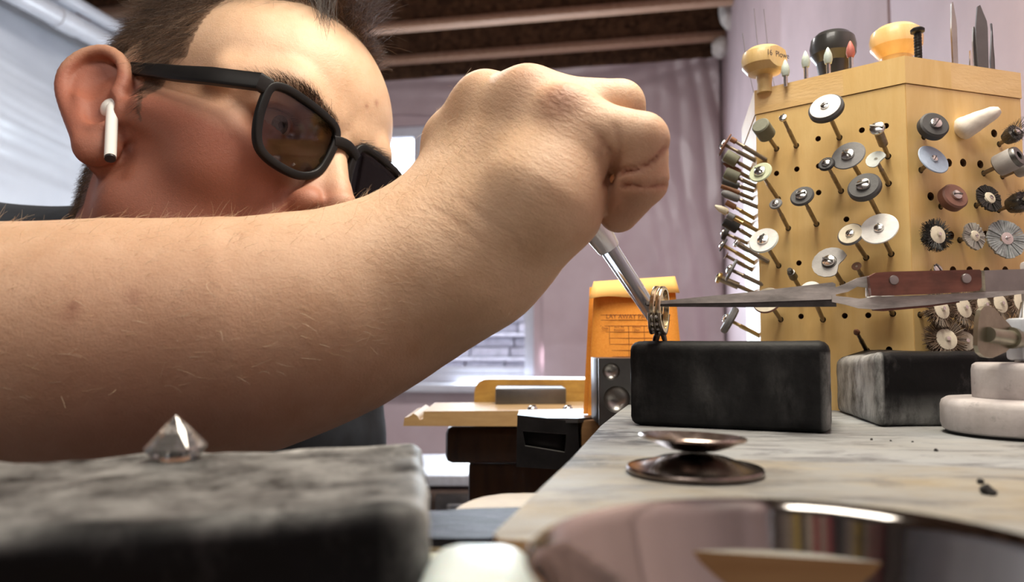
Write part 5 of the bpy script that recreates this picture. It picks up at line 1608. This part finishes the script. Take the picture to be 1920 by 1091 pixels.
# hairline: over the forehead, recessed at the temples, sideburn before the ear, nape
line = np.where(hy > 30, 88 + 0.10 * (hy - 60) - 0.012 * hx ** 2 * 0.6 - np.where(np.abs(hx) > 45, 0, 0), 0)
scalp = R_IN & (
    ((hz > 98 - 0.55 * np.clip(np.abs(hx) - 36, 0, 99)) & (hy > 34)) |
    ((hy <= 34) & (hy > 12) & (hz > 36) & (np.abs(hx) > 40)) |
    ((hy <= 34) & (hz > 70)) |
    ((hy <= 20) & (hy > 2) & (hz > -6) & (np.abs(hx) > 55)) |
    ((hy <= 6) & (hz > 24)) |
    ((hy <= -30) & (hz > -50))
)
scalp &= ~((np.abs(earq[:, 0]) < 25) & (np.abs(earq[:, 1] - 2) < 42) & (np.abs(earq[:, 2]) < 13) & (hx > 73))
earl = hv.copy(); earl[:, 0] *= -1; earl = (earl - EAR_C) @ EAR_M
scalp &= ~((np.abs(earl[:, 0]) < 25) & (np.abs(earl[:, 1] - 2) < 42) & (np.abs(earl[:, 2]) < 13) & (hx < -73))
point_attr(person.data, 'scalp', scalp.astype(float))
ids = np.flatnonzero(scalp)
ids = rng.choice(ids, 34000)
r = bv[ids] / 1000 + rng.normal(0, .0006, (len(ids), 3))
q = hv[ids]; nn = bn[ids]
topw = np.clip((q[:, 2] - 84) / 26, 0, 1)
comb_side = (HM @ np.array([0, -0.75, -0.62])); comb_top = (HM @ np.array([0.35, 0.75, 0.15]))
dirs = nn * (0.34 + 0.1 * topw)[:, None] + comb_side * (1 - topw)[:, None] + comb_top * topw[:, None] + rng.normal(0, .16, (len(ids), 3))
lens = 0.009 + 0.022 * topw + rng.uniform(0, .006, len(ids)) + 0.006 * np.clip((q[:, 2] - 40) / 50, 0, 1)
lens *= np.where((q[:, 1] < 24) & (q[:, 1] > 0) & (q[:, 2] < 34), 0.5, 1) * np.where(q[:, 2] < 0, .5, 1) * np.where((q[:, 0] < -10) & (q[:, 1] > 0), .38, 1) * np.where(q[:, 0] < -35, .3, 1)
strands('hair', r, dirs, lens, HAIR, person, 6, .00008, HM @ np.array([0, 0, -.10]), .5)
# forelock falling over the forehead
fl = []
for k in range(150):
    px, py = rng.uniform(560, 640), rng.uniform(-70, -25)
    fl.append(P(px, py, .395 + rng.uniform(-.004, .004)))
fl = np.array(fl)
tgt = np.array([P(612 + rng.normal(0, 9), 50, .388) for _ in fl])
strands('forelock', fl, tgt - fl, np.full(len(fl), .030) + rng.uniform(-.008, .004, len(fl)), BROW, person, 7, .00009, (0, 0, -.02), .25, 5)
# brows, lashes
for sx in (1, -1):
    s = np.sort(rng.uniform(0, 1, 900) ** 1.15)
    bx = 10 + 48 * s
    bz = 25.5 + 7 * np.sin(s * 2.2) - 6 * s ** 3 + rng.uniform(-1, 1, len(s)) * (5.0 - 2.6 * s)
    cand = in_head & (hy > 45) & (hx * sx > 4) & (hz > 15) & (hz < 50)
    ci = np.flatnonzero(cand); cxz = hv[ci][:, [0, 2]]
    sel = np.array([ci[np.argmin((cxz[:, 0] - sx * a) ** 2 + (cxz[:, 1] - b) ** 2)] for a, b in zip(bx, bz)])
    dr = HM @ np.array([sx * 0.9, 0, 0.35])
    strands('eyebrow', bv[sel] / 1000, bn[sel] * .45 + dr + rng.normal(0, .22, (len(sel), 3)), rng.uniform(.006, .010, len(sel)), BROW, person, 5, .00007, HM @ np.array([sx * .05, -.05, -.12]), .3, 9)
    la = np.linspace(-0.9, 0.9, 60)
    lr = np.array([head_w(sx * (EYE[0] + 12 * math.sin(a)), EYE[1] + 12.6 * math.cos(a) + 1.0, EYE[2] + 4.2 - 1.5 * a * a) for a in la])
    strands('eyelash', lr, np.tile(HM @ np.array([0, .9, -.12]), (60, 1)) + rng.normal(0, .15, (60, 3)), np.full(60, .007), BROW, person, 4, .00005, HM @ np.array([0, 0, .12]), .1, 11)
# fine hair on the forearm
arm = np.flatnonzero((bv[:, 0] > -330) & (bv[:, 0] < -20) & (bv[:, 1] < 390) & (bn[:, 2] > -0.35) & (~in_head | (bv[:, 1] < 370)))
arm = arm[(np.abs((hv[arm] ** 2).sum(1)) > 120 ** 2)]
ids = rng.choice(arm, 2600)
ax = Vector(W(700, 560, .32) - W(100, 640, .30)).normalized()
strands('arm_hair', bv[ids] / 1000, bn[ids] * .35 + np.array(ax) * .8 + rng.normal(0, .35, (len(ids), 3)), rng.uniform(.003, .009, len(ids)), DOWN, person, 5, .000045, (0, 0, -.05), .5, 13)

# t-shirt: dark cloth around trunk and upper arm
def shirt_field(p):
    p = p.astype(np.float32)
    d = field_torso(p, 5.0)
    dr = SH_R + (-25, -15, -5); sl = dr + (ELBOW - dr) * 0.55
    d = smin(d, s_cone(p, dr, sl, 72, 68), 30)
    d = smin(d, s_cone(p, LA[0], LA[0] + (LA[1] - LA[0]) * .6, 62, 60), 16)
    d = np.maximum(d, -400 - p[:, 2])
    rip = 1.6 * np.sin(p[:, 0] * .05 + 2.2 * np.sin(p[:, 2] * .021)) + 1.2 * np.sin(p[:, 2] * .09 + p[:, 0] * .03)
    d = d + rip
    col = s_cone(p, NECK_A, NECK_B + (NECK_B - NECK_A) * .1, 66, 74)
    n2 = NECK_B + (NECK_A - NECK_B) * 0.20
    ring = smax(s_cone(p, NECK_B, n2, 78, 71), -s_cone(p, NECK_B - (n2 - NECK_B), n2 + (n2 - NECK_B) * 1.2, 72, 62), 1.5)
    d = smax(d, -col, 3)
    return smin(d, ring, 4)
CLOTH = simple('dark_navy_cotton', (0.022, 0.027, 0.036), 0.9, 0, 0.25, 40, 0.35, 1600, 0.0006)
shirt, _, _ = field_mesh('shirt', shirt_field, (-540, 330, -420), (60, 980, 190), 4.2, CLOTH, (0, 0, 0), None)
shirt.data.transform(Matrix.Translation(-person.location))
shirt.parent = person

# trousers, shoes and the stool he sits on
KN = (np.array([-430., 400, -400]), np.array([-130., 520, -405]))
FT_ = (np.array([-440., 470, -850]), np.array([-140., 600, -850]))
def pants_field(p):
    p = p.astype(np.float32)
    d = s_ell(p, HIP, (168, 140, 112))
    for s_, kn, ft in ((-1, *(KN[0], FT_[0])), (1, *(KN[1], FT_[1]))):
        d = smin(d, s_cone(p, HIP + (s_ * 85, -20, 0), kn, 92, 68), 40)
        d = smin(d, s_cone(p, kn, ft, 66, 56), 22)
    return d + 1.5 * np.sin(p[:, 2] * .06 + p[:, 0] * .02)
JEANS = simple('dark_denim', (0.03, 0.04, 0.06), .85, 0, .2, 60, .3, 1200)
tr_, _, _ = field_mesh('trousers', pants_field, (-560, 290, -900), (60, 980, -230), 7.0, JEANS)
SHOE = simple('black_shoe', (.02, .02, .02), .5)
for ft in FT_:
    sh_, _, _ = field_mesh('shoe', lambda p, ft=ft: np.maximum(smin(s_cone(p.astype(np.float32), ft + (0, 20, -25), ft + (10, -150, -40), 44, 38), s_cone(p.astype(np.float32), ft, ft + (0, 0, 40), 48, 46), 20), -915 - p[:, 2]), ft - (90, 260, 90), ft + (90, 110, 110), 7.0, SHOE)
    sh_.data.transform(Matrix.Translation(-person.location)); sh_.parent = person
tr_.data.transform(Matrix.Translation(-person.location)); tr_.parent = person
st_ = thing('stool', 'round black stool under the seated man behind the bench', 'stool', (HIP[0] / 1000, HIP[1] / 1000, Z_FLOOR))
zs_ = HIP[2] / 1000 - .105 - Z_FLOOR
obj('seat', lathe([(0, zs_ - .05), (.15, zs_ - .05), (.165, zs_ - .03), (.16, zs_ - .005), (0, zs_)], 32), BLACKM, st_)
obj('column', lathe([(0, .05), (.025, .05), (.025, zs_ - .05), (0, zs_ - .05)], 16), STEEL, st_)
obj('foot', lathe([(0, 0), (.20, 0), (.21, .015), (.04, .05), (0, .05)], 32), BLACKM, st_)
GROLL, GY, GZ = 3.0, 99.0, 0.0
# ------------------------------------------------------------------ third hand, tweezers, ring, applicator
def px_plate(pts, dfun, thick, name, mat, parent, bevel=.0003):
    """flat plate whose outline is given at sight lines on a slanting upright plane, thickness away from the lens"""
    q = [Vector(P(x, y, dfun(x))) for x, y in pts]
    ex = (Vector(P(1900, 545, dfun(1900))) - Vector(P(1200, 545, dfun(1200)))).normalized()
    ez = Vector((0, 0, 1)); ez = (ez - ex * ez.dot(ex)).normalized(); en = ex.cross(ez)   # points away
    if en.y < 0: en = -en
    o = q[0]
    M = Matrix(((ex.x, ez.x, en.x, o.x), (ex.y, ez.y, en.y, o.y), (ex.z, ez.z, en.z, o.z), (0, 0, 0, 1)))
    poly = [((p - o).dot(ex), (p - o).dot(ez)) for p in q]
    bm = prism(poly, thick, M, bevel)
    bp(parent, bm)
    return obj(name, bm, mat, parent, True, 30)
td = lambda x: .338 - (x - 1212) / 708 * .024
tw0 = P(1640, 545, td(1640))
tw = thing('tweezers', 'cross-lock steel tweezers with dark red wooden grips, held level and gripping the ring', 'tweezers', tw0)
TWM = simple('scuffed_tweezer_steel', (0.62, 0.60, 0.58), .42, .65, .35, 45, .2, 300, .0003, (1, 1, 4))
TWD = simple('dark_jaw_steel', (0.09, 0.085, 0.085), .45, .8, .4, 80)  # darker steel for the lower jaw
t = NT('red_brown_grip')
g = t.noise(40, 6, .6, (1, 1, 6)); 
c = t.ramp(g, [(.3, (0.115, 0.036, 0.026)), (.7, (0.215, 0.082, 0.060))])
c = t.mix(t.ramp(t.noise(28, 5, .6), [(.52, (0, 0, 0)), (.72, (.9, .9, .9))]), c, (0.03, .018, .016))
t.set(Base_Color=c, Roughness=.42); GRIP = t.m
J = lambda o: (lambda x: td(x) + o)
px_plate([(1212, 565), (1250, 563), (1400, 548), (1561, 529), (1567, 532), (1567, 561), (1400, 567), (1260, 569), (1212, 571)], J(0), .0013, 'upper_jaw', TWM, tw)
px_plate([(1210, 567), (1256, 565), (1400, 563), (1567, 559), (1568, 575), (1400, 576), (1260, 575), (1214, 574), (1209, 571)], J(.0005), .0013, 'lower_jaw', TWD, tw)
px_plate([(1560, 541), (1585, 532), (1608, 521), (1632, 516), (1632, 556), (1624, 556), (1624, 539), (1608, 537), (1590, 547), (1562, 553)], J(.0008), .0012, 'upper_arm', TWM, tw)
px_plate([(1560, 554), (1591, 557), (1612, 560), (1640, 556), (1760, 552), (1845, 547), (1925, 544), (2010, 541), (2010, 546), (1925, 550), (1845, 559), (1740, 572), (1640, 580), (1610, 578), (1585, 571), (1560, 566)], J(-.0006), .0012, 'lower_arm', TWM, tw)
px_plate([(1843, 507), (1925, 504), (2010, 502), (2010, 543), (1925, 545), (1843, 547)], J(.0006), .0012, 'spring_strip', simple('tweezer_back_strip', (.36, .32, .315), .42, .7, .2, 40), tw)
px_plate([(1836, 507), (1846, 507), (1847, 546), (1836, 546)], J(-.0012), .0035, 'grip_collar', simple('crusted_collar', (.36, .33, .25), .6, .4, .3, 200), tw)
px_plate([(1630, 518), (1643, 511), (1670, 509), (1760, 507), (1838, 505), (1841, 508), (1841, 538), (1836, 545), (1760, 550), (1665, 554), (1633, 554)], J(-.0030), .0036, 'upper_grip', GRIP, tw, .0007)
px_plate([(1636, 576), (1740, 570), (1800, 563), (1800, 567), (1740, 576), (1660, 583), (1640, 582)], J(-.0004), .0034, 'lower_grip', GRIP, tw, .0004)
for rx, ry in ((1676, 525), (1812, 522)):
    c = Vector(P(rx, ry, td(rx) - .0030))
    obj('rivet', bp(tw, lathe([(0, -.0006), (.0019, -.0004), (.0021, 0), (.0021, .003), (0, .003)], 20, Matrix.Translation(c) @ Matrix.Rotation(-PI / 2, 4, 'X'))), STEEL, tw)

# third hand stand
bx, by = .2065, .3090
th_ = thing('third_hand', 'white weighted two-step stand with big wing nut at the frame edge, clamping the tweezers', 'soldering stand', (bx, by, 0))
t = NT('chalky_white_enamel')
c = t.ramp(t.noise(60, 6, .65), [(.3, (0.40, 0.36, 0.35)), (.65, (0.58, 0.54, 0.53))])
c = t.mix(t.ramp(t.noise(180, 6, .7), [(.6, (0, 0, 0)), (.75, (.6, .6, .6))]), c, (0.16, .14, .14))
t.set(Base_Color=c, Roughness=.55); t.bump(t.noise(300, 5), .3, .0005); CHALK = t.m
obj('base_disc', roughen(lathe([(0, .0012), (.0252, .0012), (.0264, .0020), (.0270, .0042), (.0270, .0116), (.0263, .0136), (.0246, .0147), (.016, .0150), (0, .0150)], 72), .00010, 120), CHALK, th_)
obj('base_foot', lathe([(0, 0), (.0248, 0), (.0252, .0012), (0, .0012)], 48), BLACKM, th_)
obj('base_step', roughen(lathe([(0, .0148), (.0147, .0148), (.0151, .0158), (.0151, .0264), (.0146, .0284), (.0134, .0293), (0, .0295)], 64), .00008, 120, 2), CHALK, th_)
q = Vector(P(1962, 526, td(1962))) - Vector((bx, by, 0))
obj('clamp_head', box((q.x + .002, q.y + .004, q.z), (.012, .014, .018), None, .0015), CHALK, th_)
# joint block with bolt and wing nut
wd_ = .297
def rel(px, py, d): return Vector(P(px, py, d)) - Vector((bx, by, 0))
jb = rel(1917, 636, .309)
obj('post', tube([Vector((jb.x, jb.y, .029)), Vector((jb.x, jb.y, jb.z - .006))], .0032, 16), STEEL, th_)
obj('joint_block', box(jb, (.0080, .011, .0175), None, .0016), simple('bluish_enamel', (.52, .55, .60), .4), th_)
obj('clamp_arm', tube([jb + Vector((.001, 0, .006)), jb + Vector((.004, .002, .014)), q + Vector((.001, .004, -.006))], .0026, 12), STEEL, th_)
NICK = simple('dull_nickel', (0.36, 0.335, 0.26), .38, 1.0, .2, 60, .1, 300)
bolt_ = obj('bolt', tube([rel(1853, 627, wd_ - .003), rel(1884, 632, wd_ + .002), rel(1912, 636, wd_ + .008)], [.0030, .0030, .0036], 20), NICK, th_)
obj('bolt_collar', tube([rel(1893, 633, wd_ + .004), rel(1899, 634, wd_ + .0055)], .0044, 20), NICK, bolt_)
wing = [(1846, 574), (1856, 573), (1867, 578), (1881, 593), (1896, 607), (1901, 613), (1903, 635), (1897, 651), (1885, 660), (1867, 667), (1856, 671), (1840, 669), (1830, 661), (1826, 648), (1829, 620), (1832, 598), (1838, 581)]
wn = px_plate(wing, lambda x: wd_ + (x - 1862) * .00012, .0018, 'wing_nut', NICK, th_, .0005)

# the ring, upside down on its setting
rc = P(1236, 578, .3445)
t = NT('white_yellow_gold'); t.set(Base_Color=t.ramp(t.noise(300, 4), [(.3, (0.70, 0.56, 0.36)), (.7, (0.90, 0.80, 0.60))]), Metallic=1.0, Roughness=.2); GOLD = t.m
t = NT('fire_darkened_gold'); t.set(Base_Color=t.ramp(t.noise(400, 5), [(.3, (0.09, 0.07, 0.055)), (.7, (0.26, 0.21, 0.17))]), Metallic=.9, Roughness=.42); GOLDD = t.m
ax = Vector((.915, -.40, .06)).normalized()
xa = Vector((0, 0, 1)); xa = (xa - ax * xa.dot(ax)).normalized(); ya = ax.cross(xa)
MR = Matrix(((ya.x, xa.x, ax.x, 0), (ya.y, xa.y, ax.y, 0), (ya.z, xa.z, ax.z, 0), (0, 0, 0, 1)))
ring = thing('ring', 'gold ring set with small stones, held upside down in the tweezers over the block', 'ring', rc, MR)
zfix = .0383 - rc[2]
RO = 0.0103
for zc, w2 in ((-.0014, .0012), (.0013, .0011)):
    pr = [(RO - .0016, zc - w2), (RO - .0004, zc - w2), (RO, zc - w2 * .6), (RO, zc + w2 * .6), (RO - .0004, zc + w2), (RO - .0016, zc + w2)]
    bm = lathe(pr + [pr[0]], 64)
    # the half towards the setting is thicker
    for v in bm.verts:
        k = max(0, -v.co.y / RO); v.co.x *= 1 + .10 * k * k; v.co.y *= 1 + .10 * k * k; v.co.z *= 1 + .35 * k * k
    obj('band', bm, GOLD, ring)
bm = bmesh.new()
for zc in (-.0033, -.0001, .0030):
    pts = [Vector(((RO + .0006) * math.sin(a), -(RO + .0006 + .0006 * math.cos(a)) * math.cos(a), zc * (1 - .35 * abs(math.sin(a))))) for a in np.linspace(-1.35, 1.35, 22)]
    add_tube(bm, pts, .00075, 8)
obj('shoulder', bm, GOLDD, ring)
t = NT('small_brilliant'); t.set(Base_Color=(.75, .72, .70), Roughness=.05, IOR=2.2, Specular_IOR_Level=.9, Transmission_Weight=.4); BRIL = t.m
for zc in (-.0017, .0015):
    for a in np.linspace(-1.2, 1.2, 9):
        if abs(a) < .10: continue
        b = bmesh.new(); bmesh.ops.create_icosphere(b, subdivisions=1, radius=.00085)
        bmesh.ops.translate(b, vec=((RO + .0011) * math.sin(a), -(RO + .0013) * math.cos(a), zc * (1 - .35 * abs(math.sin(a)))), verts=b.verts)
        obj('set_stone', b, BRIL, ring, False)
bot = Vector((0, 0, .0385 - rc[2] - .0003))
iM = MR.inverted()
for dx, dy in ((-.0034, .0), (.0010, -.0005), (.0040, .0010), (-.0002, .0032)):
    top_ = Vector((dx * .35 - .0003, dy * .35, -(RO + .0006))); bt = Vector((dx, dy, bot.z))
    obj('prong', tube([iM @ top_, iM @ (top_.lerp(bt, .5) + Vector((dx * .1, 0, 0))), iM @ bt], [.0011, .0009, .0007], 8), GOLDD, ring)

# the clear applicator in his hand
A, B_ = Vector(P(1228, 596, .3520)), Vector(P(1118, 430, .3435))
dirp = (B_ - A).normalized()
app = thing('applicator', 'clear plastic dropper tube with silvery collar held slanting down to the ring', 'dropper', A, dirp.to_track_quat('Z', 'Y').to_matrix().to_4x4())
Lp = (B_ - A).length
t = NT('clear_tube'); t.set(Base_Color=(.86, .88, .95), Roughness=.08, Transmission_Weight=.72, IOR=1.3, Coat_Weight=.5, Specular_IOR_Level=.7); CLEAR = t.m
t = NT('silvery_collar'); t.set(Base_Color=(.78, .80, .86), Metallic=.45, Roughness=.22); SILV = t.m
obj('tube', lathe([(.0030, 0), (.0036, 0), (.0040, .012), (.0044, Lp * .80), (.0036, Lp * .80), (.0032, .012), (.0030, 0)], 28), CLEAR, app)
obj('inner_rod', lathe([(0, .001), (.0013, .001), (.0016, Lp * .8), (0, Lp * .8)], 14), SILV, app)
obj('collar', lathe([(0, Lp * .78), (.0050, Lp * .78), (.0054, Lp * .80), (.0066, Lp * .98), (.0070, Lp * 1.10), (.0064, Lp * 1.15), (.0058, Lp * 1.3), (0, Lp * 1.3)], 28), SILV, app)
obj('barrel', lathe([(0, Lp * 1.28), (.0052, Lp * 1.28), (.0050, Lp * 1.75), (0, Lp * 1.76)], 24), SILV, app)

# ------------------------------------------------------------------ glasses and earbud
GB = Vector(head_w(0, 92, 15))
gl_ = thing('eyeglasses', 'black rectangular eyeglasses with dark-tinted lenses on his nose', 'glasses', GB)
t = NT('black_acetate'); t.set(Base_Color=t.ramp(t.noise(30, 3), [(.3, (.006, .006, .007)), (.7, (.014, .013, .013))]), Roughness=.42, Specular_IOR_Level=.2); ACET = t.m
t = NT('tinted_lens'); t.n.remove(t.b)
tr = t.new('ShaderNodeBsdfTransparent'); tr.inputs[0].default_value = (.66, .60, .585, 1)
gs = t.new('ShaderNodeBsdfGlossy'); gs.inputs['Roughness'].default_value = .02; gs.inputs[0].default_value = (.8, .8, .85, 1)
fr2 = t.new('ShaderNodeFresnel', i_IOR=1.35); mx2 = t.new('ShaderNodeMixShader')
t.link(fr2.outputs[0], mx2.inputs[0]); t.link(tr.outputs[0], mx2.inputs[1]); t.link(gs.outputs[0], mx2.inputs[2]); t.link(mx2.outputs[0], t.out.inputs[0]); LENS = t.m
ROLL = math.tan(math.radians(GROLL))
def gp(x, y, z): return Vector(head_w(x, y, z - x * ROLL))
def wrap(x): return GY - .0009 * x * x
shape = [(8.5, 19), (12, 25.5), (22, 27.5), (36, 28), (50, 27), (57.5, 23), (58.5, 14), (57, 2), (53, -8), (46, -12.5), (34, -13.5), (22, -11.5), (13, -5), (9.5, 5)]
fwd = Vector(HM[:, 1])
for s in (1, -1):
    pts = spline([(x, z + GZ) for x, z in shape], 5, True)
    loop = [gp(s * x, wrap(x), z) for x, z in pts]
    nm = obj('lens_rim', bp(gl_, tube(loop, 1, closed=True, flat=(.0046, .0042), up=fwd)), ACET, gl_)
    ctr = sum((np.array(l) for l in loop)) / len(loop)
    bm = bmesh.new()
    a = [bm.verts.new(Vector(ctr).lerp(l, .985) - fwd * .0006) for l in loop]; b2 = [bm.verts.new(Vector(ctr).lerp(l, .985) + fwd * .0006) for l in loop]
    bm.faces.new(a); bm.faces.new(b2[::-1])
    for k in range(len(a)): bm.faces.new((a[k], a[(k + 1) % len(a)], b2[(k + 1) % len(a)], b2[k]))
    obj('lens', bp(gl_, bm), LENS, gl_)
    tp = [gp(s * x, y, z + GZ) for x, y, z in ((58, wrap(58), 22), (64, wrap(60) - 1, 22), (70, 78, 22), (73.5, 66, 22.5), (75.5, 40, 25.5), (76, 10, 31), (76.5, -14, 35), (77, -24, 33), (76, -36, 22), (74, -44, 10))]
    rr = [1, 1.0, 1, 1, .95, .85, .75, .65, .6, .5]
    obj('temple', bp(gl_, tube(tp, rr, closed=False, flat=(.0042, .0100), up=(Vector(HM[:, 2])))), ACET, gl_)
    pd = [gp(s * x, y, z + GZ) for x, y, z in ((9.5, wrap(9) - 1, 8), (9, wrap(9) - 5, 2), (11.5, wrap(9) - 6, -6))]
    obj('nose_pad', bp(gl_, tube(pd, [.002, .0026, .002], 8)), ACET, gl_)
br_ = [gp(x, wrap(9) + (1.5 - abs(x) * .12), 17.5 + GZ + (1 - (x / 10) ** 2) * 2.5) for x in np.linspace(-10, 10, 9)]
obj('bridge', bp(gl_, tube(br_, 1, flat=(.0065, .0042), up=fwd)), ACET, gl_)

eb = thing('earbud', 'white wireless earbud with a hanging stem in his ear', 'earbud', head_w(79, -3, -2))
WPL = simple('glossy_white_plastic', (.82, .82, .80), .15, 0, .02, 30, Coat_Weight=.4)
p0, p1 = Vector(head_w(79.5, -2, -1)), Vector(head_w(79.5, 19.5, -33))
dv = (p1 - p0).normalized()
obj('stem', bp(eb, tube([p0 - dv * .004, p0 - dv * .0035, p0, p1 - dv * .002, p1], [.0014, .0027, .0032, .0031, .0030], 20)), WPL, eb)
obj('stem_tip', bp(eb, tube([p1 - dv * .0003, p1 + dv * .0012], .0028, 20)), simple('dark_tip', (.12, .12, .13), .3, .8), eb)
b = bmesh.new(); bmesh.ops.create_uvsphere(b, u_segments=20, v_segments=14, radius=.0072)
bmesh.ops.transform(b, matrix=Matrix.Translation(head_w(76, -7, 1)), verts=b.verts)
obj('bud', bp(eb, b), WPL, eb)
